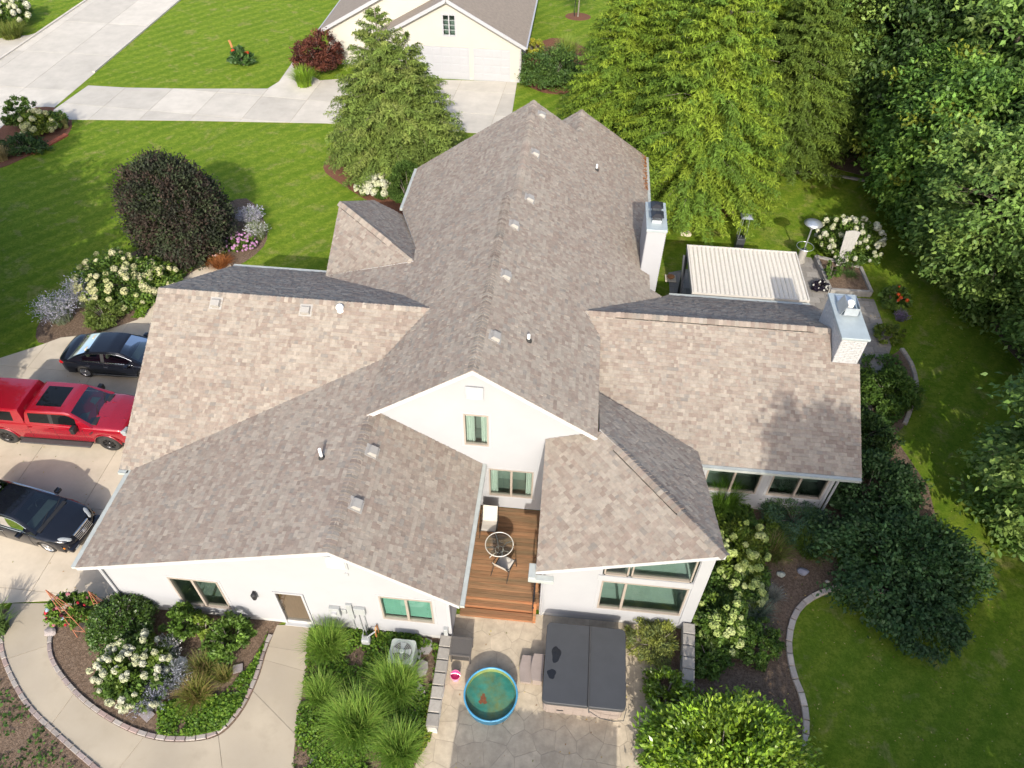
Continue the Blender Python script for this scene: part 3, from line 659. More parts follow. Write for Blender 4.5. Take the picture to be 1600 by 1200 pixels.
# ------------------------------------------------------------------ ground materials
def lawn_mat():
    m = bpy.data.materials.new("lawn"); m.use_nodes = True; MATS["lawn"] = m; n = m.node_tree.nodes; l = m.node_tree.links; b = n["Principled BSDF"]
    b.inputs["Roughness"].default_value = .85; b.inputs["Specular IOR Level"].default_value = .04
    geo = n.new("ShaderNodeNewGeometry"); pos = geo.outputs["Position"]
    def noise(sc, det=6, rough=.6, stretch=None, rot=0, dist=0):
        v = pos
        if stretch:
            mp = n.new("ShaderNodeMapping"); mp.inputs["Scale"].default_value = stretch; mp.inputs["Rotation"].default_value = (0, 0, rot); l.new(v, mp.inputs[0]); v = mp.outputs[0]
        t = n.new("ShaderNodeTexNoise"); t.inputs["Scale"].default_value = sc; t.inputs["Detail"].default_value = det; t.inputs["Roughness"].default_value = rough; t.inputs["Distortion"].default_value = dist
        l.new(v, t.inputs["Vector"]); return t.outputs[0]
    def ramp(x, a, b_):
        r = n.new("ShaderNodeMapRange"); r.inputs[1].default_value = a; r.inputs[2].default_value = b_; l.new(x, r.inputs[0]); return r.outputs[0]
    def mix(f, c1, c2, fac=1.):
        mu = n.new("ShaderNodeMath"); mu.operation = 'MULTIPLY'; mu.inputs[1].default_value = fac; l.new(f, mu.inputs[0])
        x = n.new("ShaderNodeMix"); x.data_type = 'RGBA'; l.new(mu.outputs[0], x.inputs[0])
        for s, c in ((6, c1), (7, c2)):
            if isinstance(c, tuple): x.inputs[s].default_value = (*c, 1)
            else: l.new(c, x.inputs[s])
        return x.outputs[2]
    c = mix(ramp(noise(.35, 6, .6), .35, .65), (.120, .202, .016), (.182, .268, .026))
    # mower stripes, wandering
    w = n.new("ShaderNodeTexWave"); w.wave_type = 'BANDS'; w.bands_direction = 'X'; w.inputs["Scale"].default_value = .30; w.inputs["Distortion"].default_value = 1.1; w.inputs["Detail"].default_value = 2; w.inputs["Detail Scale"].default_value = .5
    mp = n.new("ShaderNodeMapping"); mp.inputs["Rotation"].default_value = (0, 0, rad(38)); l.new(pos, mp.inputs[0]); l.new(mp.outputs[0], w.inputs[0])
    c = mix(ramp(w.outputs[1], .2, .8), c, (.238, .300, .034), .75)
    c = mix(ramp(noise(1.3, 7, .7, (1, 2.2, 1), rad(38)), .5, .72), c, (.215, .262, .034), .65)
    c = mix(ramp(noise(.42, 6, .7, None, 0, .8), .575, .70), c, (.36, .30, .13), .62)
    c = mix(ramp(noise(.9, 6, .65, None, 0, .5), .565, .66), c, (.36, .29, .13), .6)
    c = mix(ramp(noise(3.2, 6, .7), .42, .60), c, (.070, .150, .008), .62)
    c = mix(ramp(noise(11, 6, .75), .42, .70), c, (.050, .105, .008), .7)
    c = mix(ramp(noise(48, 3, .6), .5, .75), c, (.235, .315, .042), .55)
    c = mix(ramp(noise(70, 2, .5), .72, .76), c, (.5, .48, .2), .5)
    l.new(c, b.inputs["Base Color"])
    bp = n.new("ShaderNodeBump"); bp.inputs["Distance"].default_value = .06; l.new(noise(36, 8, .75), bp.inputs["Height"]); l.new(bp.outputs[0], b.inputs["Normal"])
lawn_mat()
pm("concrete", (.52, .455, .36), rnd=.05, rough=.9, var=.09, scale=1.2, bump=.0015, bscale=60, color2=(.41, .35, .27), c2scale=.55, c2amt=.75, spec=.25)
pm("concrete_street", (.46, .43, .375), rnd=.09, rough=.9, var=.12, scale=.9, bump=.0015, bscale=50, color2=(.40, .375, .325), c2scale=.3, c2amt=.6, spec=.25)
pm("concrete_walk", (.35, .305, .235), rnd=.07, rough=.88, var=.16, scale=1.6, bump=.0015, bscale=60, color2=(.25, .22, .175), c2scale=.8, c2amt=.6, spec=.25)
pm("stamped", (.44, .375, .28), rnd=.07, rough=.82, var=.20, scale=3.5, bump=.006, bscale=9, color2=(.35, .295, .22), c2scale=1.6, c2amt=.6, spec=.3)
pm("joint", (.33, .285, .22), rough=.95, var=.2)
pm("mulch", (.125, .088, .062), rough=.97, var=.55, scale=22, bump=.03, bscale=28, color2=(.21, .155, .115), c2scale=9, c2amt=.7, spec=.1)
pm("soil_red", (.155, .075, .048), rough=.97, var=.4, scale=14, bump=.02, bscale=25, spec=.1)
pm("edging_stone", attr=True, rough=.9, var=.14, scale=14, bump=.004, bscale=40, spec=.2)
pm("paver", attr=True, rough=.9, var=.15, scale=12, bump=.003, bscale=50, spec=.2)
def struct(o): return tag(o, kind="structure")
struct(MB().prism([(-400, -300), (400, -300), (400, 500), (-400, 500)], -.4, 0).build("ground", "lawn"))
def smooth(pts, n=6, closed=False):
    """Catmull-Rom through 2-D points"""
    out = []; N = len(pts); rg = range(N if closed else N-1)
    for i in rg:
        p0, p1, p2, p3 = (Vector(pts[(i+k) % N] if closed else pts[max(0, min(N-1, i+k))]) for k in (-1, 0, 1, 2))
        for j in range(n):
            t = j/n; out.append(tuple(.5*((2*p1)+(-p0+p2)*t+(2*p0-5*p1+4*p2-p3)*t*t+(-p0+3*p1-3*p2+p3)*t**3)))
    if not closed: out.append(tuple(pts[-1]))
    return out
def sheet(name, poly, z, mat, z0=-.05): return struct(MB().prism(poly, z0, z).build(name, mat))
def tris_of(poly):
    n = len(poly); a = sum(poly[i][0]*poly[(i+1) % n][1]-poly[(i+1) % n][0]*poly[i][1] for i in range(n))
    if a < 0: poly = poly[::-1]
    T = []
    for t in tessellate_polygon([[Vector((p[0], p[1], 0)) for p in poly]]):
        A, B, C = (poly[i] for i in t)
        if (B[0]-A[0])*(C[1]-A[1])-(B[1]-A[1])*(C[0]-A[0]) < 0: B, C = C, B
        T.append((A, B, C))
    return T
def panels(parent, poly, ang, pw, ph, gap, z, mat, name="concrete_panel", org=(0, 0), stag=False, colf=None, minarea=.02):
    """clip a rotated grid of slabs to an outline; each slab is a piece of its own"""
    T = tris_of(poly); ca, sa = math.cos(ang), math.sin(ang)
    loc = [((x-org[0])*ca+(y-org[1])*sa, -(x-org[0])*sa+(y-org[1])*ca) for x, y in poly]
    i0 = math.floor(min(p[0] for p in loc)/pw)-1; i1 = math.ceil(max(p[0] for p in loc)/pw)+1; j0 = math.floor(min(p[1] for p in loc)/ph); j1 = math.ceil(max(p[1] for p in loc)/ph)
    for j in range(j0, j1):
        for i in range(i0, i1):
            o = (pw/2 if stag and j % 2 else 0)
            cell = [(i*pw+o+gap, j*ph+gap), ((i+1)*pw+o-gap, j*ph+gap), ((i+1)*pw+o-gap, (j+1)*ph-gap), (i*pw+o+gap, (j+1)*ph-gap)]
            cell = [(x*ca-y*sa+org[0], x*sa+y*ca+org[1]) for x, y in cell]; m = MB(); A = 0; dz = random.uniform(-.002, .002); col = colf() if colf else None
            for t in T:
                pl = clip_convex(cell, t)
                if len(pl) < 3: continue
                A += abs(sum(pl[k][0]*pl[(k+1) % len(pl)][1]-pl[(k+1) % len(pl)][0]*pl[k][1] for k in range(len(pl))))/2
                n = len(pl); m.add([(x, y, z+dz) for x, y in pl]+[(x, y, z-.05) for x, y in pl], [tuple(range(n))]+[(n+k, n+(k+1) % n, (k+1) % n, k) for k in range(n)], col)
            if A > minarea: m.build(name, mat, parent)

# street
sR = [G(283, 0), G(85, 168)]; sL = [G(135, 0), G(0, 92)]
dR = (sR[1]-sR[0]).normalized(); dL = (sL[1]-sL[0]).normalized()
pr_ = [sR[0]-dR*60, sR[0]+dR*60]; pl_ = [sL[0]-dL*60, sL[0]+dL*60]
st = [tuple(pr_[0][:2]), tuple(pr_[1][:2]), tuple(pl_[1][:2]), tuple(pl_[0][:2])]
road = sheet("road", st, .008, "joint"); sang = math.atan2(dR.y, dR.x)
panels(road, st, sang, 6.0, 3.6, .012, .016, "concrete_street", org=tuple(sR[0][:2]))
for a, b in ((pr_[0], pr_[1]), (pl_[0], pl_[1])):   # kerbs
    d = (b-a).normalized(); nrm = Vector((-d.y, d.x, 0)); s = 1 if nrm.dot(pl_[0]-pr_[0]) > 0 else -1
    if a is pl_[0]: s = -s
    m = MB(); skip0, skip1 = 57.5, 69.0
    for i in range(40):
        t0, t1 = i*3.0, i*3.0+2.985
        if a is pr_[0] and t1 > 60+(G(140, 134)-sR[0]).length-.5 and t0 < 60+(G(40, 205)-sR[0]).length: continue
        c0 = a+d*t0; c1 = a+d*t1; m.bar(c0+nrm*(s*.09)+Vector((0, 0, .05)), c1+nrm*(s*.09)+Vector((0, 0, .05)), .18, .12)
    struct(m.build("kerb", "concrete_street"))
sheet("neighbour_road", GP([(-200, 60), (0, 60), (45, 55), (72, 47), (0, 95), (-200, 220)]), .012, "concrete_street")
# neighbour's driveway
nd = GP([(84, 172), (138, 134), (200, 137.5), (300, 139), (418, 139), (436, 128), (452, 105), (468, 82), (484, 88), (476, 112), (500, 126), (560, 122), (808, 128), (800, 178), (770, 210), (510, 193), (300, 189), (84, 187)])
dv = sheet("neighbour_driveway", nd, .016, "joint"); panels(dv, nd, rad(-3), 3.3, 3.4, .014, .028, "concrete_street", org=tuple(G(270, 139)[:2]))
# own driveway
dr = GP([(-250, 600), (0, 560), (60, 541), (95, 528), (150, 522), (215, 500), (246, 466), (300, 426), (340, 405), (360, 413)])+[(-14.0, 24.2), (-13.9, 10.38)]+GP([(190, 943), (100, 938), (0, 943), (-250, 960)])
dv = sheet("driveway", dr, .012, "joint"); panels(dv, dr, rad(0), 3.05, 3.4, .010, .024, "concrete", org=(-14.3, 10.6))
# curved walkway
inner = smooth([(118, 943), (84, 968), (74, 1008), (86, 1048), (130, 1099), (190, 1138), (245, 1157), (300, 1159), (345, 1148), (380, 1110), (404, 1060), (418, 1015), (433, 977)], 5)
outer = smooth([(20, 943), (5, 975), (3, 1010), (14, 1048), (45, 1103), (95, 1152), (150, 1200), (200, 1240), (330, 1262), (452, 1240), (459, 1180), (470, 1100), (481, 1030), (488, 977)], 5)
innerw = GP(inner); outerw = GP(outer)
walk = sheet("walkway", innerw+outerw[::-1], .014, "joint")
def along(line, t):
    k = t*(len(line)-1); i = min(int(k), len(line)-2); f = k-i; return (line[i][0]+(line[i+1][0]-line[i][0])*f, line[i][1]+(line[i+1][1]-line[i][1])*f)
jo = [(0, 0), (.17, .20), (.31, .36), (.47, .50), (.66, .63), (.80, .80), (.885, .90), (.925, .935), (1, 1)]
for (a0, b0), (a1, b1) in zip(jo, jo[1:]):
    n = 8; A = [along(innerw, a0+(a1-a0)*i/n) for i in range(n+1)]; B = [along(outerw, b0+(b1-b0)*i/n) for i in range(n+1)]
    cx = sum(p[0] for p in A+B)/len(A+B); cy = sum(p[1] for p in A+B)/len(A+B)
    sh = lambda p: (p[0]+(cx-p[0])*.008, p[1]+(cy-p[1])*.008)
    MB().prism([sh(p) for p in A]+[sh(p) for p in B[::-1]], -.03, .03+random.uniform(-.002, .002)).build("concrete_panel", "concrete_walk", walk)

# planting beds
sheet("mulch_bed", innerw+GP([(433, 977)])+[(-8.5, 10.4), (-13.75, 10.4)], .018, "mulch")
sheet("mulch_bed", GP([(488, 977), (481, 1030), (470, 1100), (459, 1180), (452, 1240), (640, 1240), (662, 1150), (694, 1000)])+[(-2.85, 10.4), (-7.3, 10.4)], .018, "mulch")
sheet("mulch_bed", outerw[2:38]+GP([(-120, 1250), (-120, 930)]), .010, "mulch")
edgeR = smooth([(1436, 948), (1410, 936), (1340, 917), (1283, 927), (1246, 954), (1232, 1000), (1238, 1050), (1253, 1090), (1259, 1130), (1255, 1180), (1250, 1240)], 5)
edgeRw = GP(edgeR)
sheet("mulch_bed", GP([(1450, 945), (1480, 880), (1450, 760), (1395, 680), (1340, 650)])+[(10.0, 16.8), (4.9, 16.8), (4.9, 11.55), (3.9, 11.55)]+GP([(1017, 1060), (1005, 1240)])+edgeRw[::-1], .016, "mulch")
edgeB = smooth([(1408, 546), (1424, 572), (1431, 605), (1422, 640), (1411, 668)], 5); edgeBw = GP(edgeB)
sheet("mulch_bed", edgeBw+[(10.0, 17.0), (10.0, 21.5)], .013, "mulch")
sheet("mulch_bed", GP(smooth([(60, 535), (64, 500), (110, 470), (165, 452), (190, 405), (240, 380), (330, 330), (385, 310), (415, 350), (412, 385), (366, 418), (310, 430), (250, 470), (215, 505), (110, 528)], 3, True)), .009, "mulch")
sheet("mulch_bed", GP(smooth([(505, 262), (540, 292), (590, 322), (640, 345), (720, 260), (640, 220), (540, 230)], 4, True)), .010, "soil_red")
sheet("mulch_bed", GP(smooth([(-10, 262), (40, 246), (108, 208), (100, 172), (40, 172), (-10, 215)], 4, True)), .022, "soil_red")
sheet("mulch_bed", GP(smooth([(1020, 375), (1060, 345), (1135, 340), (1180, 310), (1200, 250), (1050, 200), (960, 190), (985, 260)], 4, True)), .010, "soil_red")
sheet("mulch_bed", GP(smooth([(822, 80), (818, 125), (850, 145), (905, 150), (960, 170), (960, 110), (880, 60)], 4, True)), .010, "soil_red")
sheet("woodland_floor", GP([(1235, 268), (1300, 262), (1360, 278), (1430, 330), (1500, 430), (1570, 540), (1660, 640), (2200, 700), (2200, -400), (1230, -400), (1225, 200)]), .012, "mulch")

# stamped stone patio: each stone its own slab between sunk joints
pat = [(-2.78, 11.3), (-2.82, 10.45), (-2.88, 10.0), (-3.0, 8.6), (-3.12, 7.4), (-3.45, 5.0), (3.72, 5.0), (3.80, 8.2), (3.86, 10.3), (3.7, 11.58), (0.0, 11.58)]
patio = sheet("patio", pat, .019, "joint")
random.seed(11); pts = []
for i in range(-6, 8):
    for j in range(0, 13):
        pts.append((-3.6+(i+6)*.62+(.31 if j % 2 else 0)+random.uniform(-.2, .2), 4.6+j*.58+random.uniform(-.19, .19)))
hull = tris_of(pat)
for k, p in enumerate(pts):
    cell = [(p[0]-1.2, p[1]-1.2), (p[0]+1.2, p[1]-1.2), (p[0]+1.2, p[1]+1.2), (p[0]-1.2, p[1]+1.2)]
    for q in pts:
        if q is p or abs(q[0]-p[0]) > 2 or abs(q[1]-p[1]) > 2: continue
        mx, my = (p[0]+q[0])/2, (p[1]+q[1])/2; dx, dy = q[0]-p[0], q[1]-p[1]; L = math.hypot(dx, dy); mx -= dx/L*.007; my -= dy/L*.007
        ex, ey = -dy, dx   # keep the left side of the bisector
        cell = clip_convex(cell, [(mx-ex*9, my-ey*9), (mx+ex*9, my+ey*9), (mx+ex*9-dx*9, my+ey*9-dy*9), (mx-ex*9-dx*9, my-ey*9-dy*9)])
        if not cell: break
    if not cell: continue
    m = MB(); A = 0
    for t in hull:
        pl = clip_convex(cell, t)
        if len(pl) < 3: continue
        n = len(pl); c = (sum(x for x, y in pl)/n, sum(y for x, y in pl)/n); A += 1
        m.add([(x, y, .026) for x, y in pl]+[(x, y, .005) for x, y in pl], [tuple(range(n))]+[(n+i, n+(i+1) % n, (i+1) % n, i) for i in range(n)])
    if A: m.build("patio_stone", "stamped", patio)
# rear paver terrace
pav = [(5.2, 25.6), (10.7, 25.6), (10.7, 22.3), (13.4, 22.3), (15.3, 26.6), (15.3, 30.0), (13.2, 30.1), (12.8, 33.2), (10.8, 33.4), (5.2, 31.0)]
ter = sheet("terrace", pav, .012, "joint"); panels(ter, pav, rad(0), .6, .42, .008, .03, "paver", name="paver", stag=True, colf=lambda: (lambda k: (.25*k, .235*k, .215*k))(random.uniform(.75, 1.15)))

# edging: every stone a piece
def edging(line, L, w, h, label, cat, z=.02, pal=((.27, .24, .22), (.25, .21, .20), (.29, .265, .245), (.26, .20, .185)), gap=.012):
    o = empty("garden_edging", (*line[0], 0), label, cat)
    acc = 0; pts = [Vector((*p, 0)) for p in line]; cum = [0]
    for a, b in zip(pts, pts[1:]): cum.append(cum[-1]+(b-a).length)
    def at(s):
        for i in range(len(cum)-1):
            if s <= cum[i+1]: return pts[i]+(pts[i+1]-pts[i])*((s-cum[i])/max(1e-6, cum[i+1]-cum[i]))
        return pts[-1]
    s = 0
    while s+L <= cum[-1]:
        a, b = at(s+gap), at(s+L-gap); d = (b-a).normalized(); nrm = Vector((-d.y, d.x, 0)); k = random.uniform(.88, 1.12)
        c = random.choice(pal); hh = h+random.uniform(-.008, .008); ln = (b-a).length/2
        m = MB(); P = []
        for zz, ins in ((-.03, 0), (z+hh-.02, 0), (z+hh, .015)):
            for i, j in ((-1, -1), (1, -1), (1, 1), (-1, 1)): P.append((a+b)/2+d*(i*(ln-ins))+nrm*(j*(w/2-ins))+Vector((0, 0, zz)))
        m.add(P, [(i, (i+1) % 4, 4+(i+1) % 4, 4+i) for i in range(4)]+[(4+i, 4+(i+1) % 4, 8+(i+1) % 4, 8+i) for i in range(4)]+[(8, 9, 10, 11)], tuple(k*x for x in c))
        m.build("edging_stone", "edging_stone", o); s += L
    return o
edging([tuple(p) for p in GP(smooth([(88, 966), (78, 1008), (90, 1046), (134, 1096), (193, 1134), (246, 1152), (300, 1154), (342, 1143), (376, 1106), (400, 1058), (414, 1012), (430, 980)], 6))], .30, .14, .06, "grey and pink brick edging around the curved front bed", "edging")
edging(outerw[6:34], .30, .14, .05, "brick edging on the outer left side of the curved walkway", "edging")
edging(edgeRw, .42, .20, .08, "pale stone edging between the right lawn and the sunroom bed", "edging", pal=((.46, .40, .34), (.42, .36, .305), (.48, .42, .36)))
edging(edgeBw, .42, .18, .10, "curved stone edging behind the right chimney bed", "edging", pal=((.36, .32, .27), (.33, .29, .25)))
edging([(3.88, 10.2), (3.85, 8.2), (3.78, 6.0), (3.76, 5.1)], .30, .12, .06, "straight paver border along the right edge of the patio", "edging", pal=((.42, .34, .32), (.38, .33, .31)))
edging(GP([(1233, 270), (1275, 272), (1310, 276), (1355, 284)]), .45, .2, .08, "low stone edging at the shaded wood's edge", "edging")
# ------------------------------------------------------------------ vehicles
pm("paint_black", (.006, .007, .011), rough=.16, var=.1, scale=3, coat=.45, spec=.35)
pm("paint_red", (.27, .005, .016), rough=.22, metal=.25, var=.06, scale=3, coat=1., spec=.6)
pm("tyre", (.022, .021, .02), rough=.85, var=.25, scale=20)
pm("rim_silver", (.55, .56, .58), rough=.28, metal=.9, var=.06)
pm("rim_dark", (.025, .025, .028), rough=.35, metal=.6, var=.1)
pm("chrome", (.75, .76, .78), rough=.15, metal=1., var=.03)
pm("car_interior", (.07, .08, .082), rough=.8, var=.2)
pm("seat_tan", (.52, .45, .34), rough=.7, var=.1)
pm("seat_grey", (.13, .13, .135), rough=.7, var=.1)
pm("lamp_clear", (.26, .28, .29), rough=.12, var=.1, scale=12, coat=.6)
pm("lamp_red", (.35, .01, .012), rough=.15, var=.1, coat=.6)
pm("lamp_amber", (.6, .2, .02), rough=.2, var=.1)
pm("plastic_black", (.014, .014, .015), rough=.55, var=.2)
pm("frame_grey", (.055, .055, .056), rough=.6, var=.2)
pm("privacy_glass", (.006, .007, .008), rough=.06, var=.0, spec=.22)
glass_mat("car_glass", (.42, .52, .50), .05, .01)
glass_mat("car_glass_side", (.25, .32, .30), .06, .01)
def I(x, xs, ys): return float(np.interp(x, xs, ys))
def sm(x, xs, ys):
    """smooth interpolation: three-point average of the linear one"""
    return (I(x-.05, xs, ys)+I(x-.02, xs, ys)+I(x, xs, ys)+I(x+.02, xs, ys)+I(x+.05, xs, ys))/5
def vehicle(name, label, cat, loc, rz, S):
    root = empty(name, (loc[0], loc[1], .026), label, cat); root.rotation_euler = (0, 0, rad(rz))
    x0, x1 = S['x'][0], S['x'][-1]; N = int((x1-x0)/.05); xs = [x0+(x1-x0)*i/N for i in range(N+1)]
    wb = S['axle']; R = S['arch']; zc = S['wheel']
    def sill(x):
        z = sm(x, S['x'], S['sill'])
        for a in wb:
            if abs(x-a) < R: z = max(z, zc+math.sqrt(R*R-(x-a)**2)*.98)
        return z
    half = lambda x: sm(x, S['x'], S['w']); belt = lambda x: sm(x, S['x'], S['belt'])
    def lp(mb, o=None, sides=(1, -1)): pass
    # lower body
    body = MB(); rows = []
    for x in xs:
        w = half(x); zb = belt(x); zs = min(sill(x), zb-.12); cr = S.get('crown', .05)
        prof = [(w*.975, zs), (w*.995, zs+(zb-zs)*.22), (w, zs+(zb-zs)*.5), (w*.99, zs+(zb-zs)*.72), (w*.968, zb-.06), (w*.93, zb-.015), (w*.86, zb+.004), (w*.55, zb+cr*.7), (w*.25, zb+cr*.95), (0, zb+cr)]
        rows.append([(x, y, z) for y, z in prof]+[(x, -y, z) for y, z in prof[-2::-1]])
    k = len(rows[0])
    for r in rows: body.v.extend(r)
    for i in range(len(rows)-1):
        for j in range(k-1): body.f.append((i*k+j, (i+1)*k+j, (i+1)*k+j+1, i*k+j+1)); body.c.append(None)
    body.f.append(tuple(range(k))[::-1]); body.c.append(None); e = (len(rows)-1)*k; body.f.append(tuple(e+j for j in range(k))); body.c.append(None)
    bo = body.build("body", S['paint'], None, smooth=True, auto=38); bo.parent = root
    # underbody and wheel wells
    m = MB(); m.box((x0+.25, -half(0)*.9, zc*.7), (x1-.25, half(0)*.9, zc+R*.8)); u = m.build("underbody", "plastic_black"); u.parent = root
    # cabins
    for C in S['cabins']:
        a0, a1 = C['x'][0], C['x'][-1]; n = int((a1-a0)/.05); cx = [a0+(a1-a0)*i/n for i in range(n+1)]
        rf = lambda x: sm(x, C['x'], C['roof']) if not C.get('hard') else I(x, C['x'], C['roof'])
        grid = []
        for x in cx:
            zb = belt(x)+C.get('lift', -.02); zr = max(rf(x), zb+.004); wbelt = half(x)*C['wb']; h = zr-zb
            wr = wbelt-(wbelt-half(x)*C['wr'])*min(1, h/C['h'])
            def P(t): return (wbelt+(wr-wbelt)*t, zb+h*t*.93)
            pr = [P(0), P(.13), P(.86), P(1.0), (wr*.955, zb+h*.985), (wr*.86, zr), (wr*.66, zr+.01*min(1, h*3)), (wr*.45, zr+.02*min(1, h*3)), (0, zr+.025*min(1, h*3))]
            grid.append([(x, y, z) for y, z in pr]+[(x, -y, z) for y, z in pr[-2::-1]])
        K = len(grid[0]); parts = {}
        def pt(nm, mat):
            if nm not in parts: parts[nm] = (MB(), mat)
            return parts[nm][0]
        for i in range(n):
            xm = (cx[i]+cx[i+1])/2
            for j in range(K-1):
                jj = j if j < K//2 else K-2-j; side = 'l' if j < K//2 else 'r'
                q = [grid[i][j], grid[i+1][j], grid[i+1][j+1], grid[i][j+1]]; nm, mat = 'shell', S['paint']
                if jj == 1:
                    for wn_, (wa, wz) in C.get('side', {}).items():
                        if wa < xm < wz: nm, mat = 'side_window.'+wn_+side, C.get('sideglass', 'car_glass_side')
                    if nm == 'shell' and C.get('pillar') and C['pillar'][0] < xm < C['pillar'][1]: nm, mat = 'pillar_trim', 'plastic_black'
                if jj >= 5:
                    if C.get('ws') and xm > C['ws'][0] and xm < C['ws'][1]: nm, mat = 'windshield', 'car_glass'
                    elif C.get('rw') and C['rw'][0] < xm < C['rw'][1]: nm, mat = 'rear_window', 'car_glass_side'
                    elif C.get('sun') and C['sun'][0] < xm < C['sun'][1] and jj >= 6: nm, mat = 'sunroof', 'privacy_glass'
                pt(nm, mat).add(q, [(0, 1, 2, 3)])
        # end caps
        for gidx, flip in ((0, True), (n, False)):
            g = grid[gidx]; pt('shell', S['paint']).add(g, [tuple(range(K))[::-1] if flip else tuple(range(K))])
        for nm, (mb, mat) in parts.items():
            # weld the strips so that shading is smooth
            bm = bmesh.new(); vs = [bm.verts.new(p) for p in mb.v]; bm.verts.ensure_lookup_table()
            for f in mb.f:
                try: bm.faces.new([vs[i] for i in f])
                except ValueError: pass
            bmesh.ops.remove_doubles(bm, verts=bm.verts, dist=.0005); mm = MB(); mm.bm(bm)
            o = mm.build({'shell': C.get('name', 'cabin')}.get(nm, nm.split('.')[0]), mat, None, smooth=True, auto=32); o.parent = root
        if C.get('trim'):
            for s in (-1, 1):
                pts = [(x, s*(half(x)*C['wb']+.006), belt(x)+C.get('lift', -.02)+.05) for x in np.linspace(C['trim'][0], C['trim'][1], 14)]
                o = MB().tube(pts, .012, 5).build("window_trim", C.get('trimmat', 'chrome')); o.parent = root
                pts = []
                for x in np.linspace(C['trim'][0], C['trim'][1], 18):
                    zb = belt(x)+C.get('lift', -.02); h = max(rf(x)-zb, .01); wbt = half(x)*C['wb']; wr = wbt-(wbt-half(x)*C['wr'])*min(1, h/C['h']); pts.append((x, s*(wbt+(wr-wbt)*.88+.006), zb+h*.93*.88))
                o = MB().tube(pts, .010, 5).build("window_trim", C.get('trimmat', 'chrome')); o.parent = root
    # interior: dash, seats, wheel
    if 'seats' in S:
        zb = belt(0); sx = S['seats']
        m = MB(); m.bbox((sx+.85, -.62, zb-.25), (sx+1.25, .62, zb+.04), .06); m.build("dashboard", "car_interior").parent = root
        m = MB(); ax = Matrix.Rotation(rad(65), 3, 'Y'); m.tube([Vector((sx+.72, .36, zb+.02))+ax @ Vector((.17*math.cos(t), .17*math.sin(t), 0)) for t in np.linspace(0, 6.283, 17)], .015, 6); m.build("steering_wheel", "plastic_black").parent = root
        for dx in (0, -.85):
            for y in (-.36, .36):
                m = MB(); m.bbox((sx+dx-.05, y-.24, zb-.5), (sx+dx+.45, y+.24, zb-.28), .06); m.bbox((sx+dx-.2, y-.23, zb-.35), (sx+dx-.05, y+.23, zb+.18), .06); m.bbox((sx+dx-.22, y-.13, zb+.2), (sx+dx-.12, y+.13, zb+.36), .04); m.build("seat", S.get('seatmat', 'seat_grey')).parent = root
        m = MB(); m.box((x0+.6, -half(0)*.8, zc), (sx+1.4, half(0)*.8, zb-.5)); m.build("cabin_floor", "car_interior").parent = root
        m = MB(); m.bbox((sx+.72, -.12, S['mirror_z']), (sx+.76, .12, S['mirror_z']+.07), .015); m.build("rear_view_mirror", "plastic_black").parent = root
    # wheels
    r, tw = S['wheel'], S['tw']
    for a in wb:
        for s in (-1, 1):
            y = s*(half(a)-tw/2-.02+S.get('poke', 0)); ax = Matrix.Rotation(rad(-90*s), 3, 'X')
            w = empty("wheel", (a, y, r)); w.parent = root
            m = MB(); h = tw/2; ri = S['rim']
            m.lathe([(ri, -h), (r-.05, -h), (r-.015, -h+.03), (r, -h+.07), (r, h-.07), (r-.015, h-.03), (r-.05, h), (ri, h-.01), (ri-.01, h-.05), (ri-.02, -h)], (0, 0, 0), 28, ax=ax); m.build("tyre", "tyre", None, smooth=True, auto=40).parent = w
            m = MB(); m.lathe([(ri-.002, h-.02), (ri-.03, h-.05), (ri-.04, -h)], (0, 0, 0), 24, ax=ax)
            nsp = S['spokes']
            for q in range(nsp):
                t = 2*math.pi*q/nsp; d = ax @ Vector((math.cos(t), math.sin(t), 0)); z_ = ax @ Vector((0, 0, 1)); m.obox(d*(ri*.52)+z_*(h-.055), d, d.cross(z_), z_, ri*.5, ri*S.get('spw', .12), .018)
            m.lathe([(.075, h-.03), (.06, h-.015), (0, h-.01)], (0, 0, 0), 14, ax=ax); m.build("rim", S['rimmat'], None).parent = w
            m = MB(); m.lathe([(ri-.03, h-.1), (0, h-.1)], (0, 0, 0), 20, ax=ax); m.build("brake_disc", "plastic_black").parent = w
    # mirrors, handles
    for s in (-1, 1):
        mx = S['mirror']; w = half(mx)
        m = MB(); mh = S.get('mh', .07); m.bbox((mx-.1, min(s*(w-.02), s*(w+S['mw'])), S['mz']-mh), (mx+.08, max(s*(w-.02), s*(w+S['mw'])), S['mz']+mh), .035); m.build("side_mirror", S['mirmat'], None, smooth=True, auto=40).parent = root
        for hx in S['handles']:
            m = MB(); m.bbox((hx-.09, s*(half(hx)+.005)-.018, belt(hx)-.2), (hx+.09, s*(half(hx)+.005)+.018, belt(hx)-.165), .012); m.build("door_handle", S.get('handmat', 'chrome')).parent = root
        for dx in S['doors']:
            m = MB(); pts = []
            for t in np.linspace(0, 1, 9):
                z = sill(dx)+.06+(belt(dx)-sill(dx)-.1)*t; zs = sill(dx); f = (z-zs)/(belt(dx)-zs); w = half(dx)*I(f, [0, .22, .5, .72, .9, 1], [.975, .995, 1, .99, .975, .94]); pts.append((dx, s*(w+.0015), z))
            m.tube(pts, .006, 4); m.build("door_seam", "plastic_black").parent = root
    return root, half, belt, sill
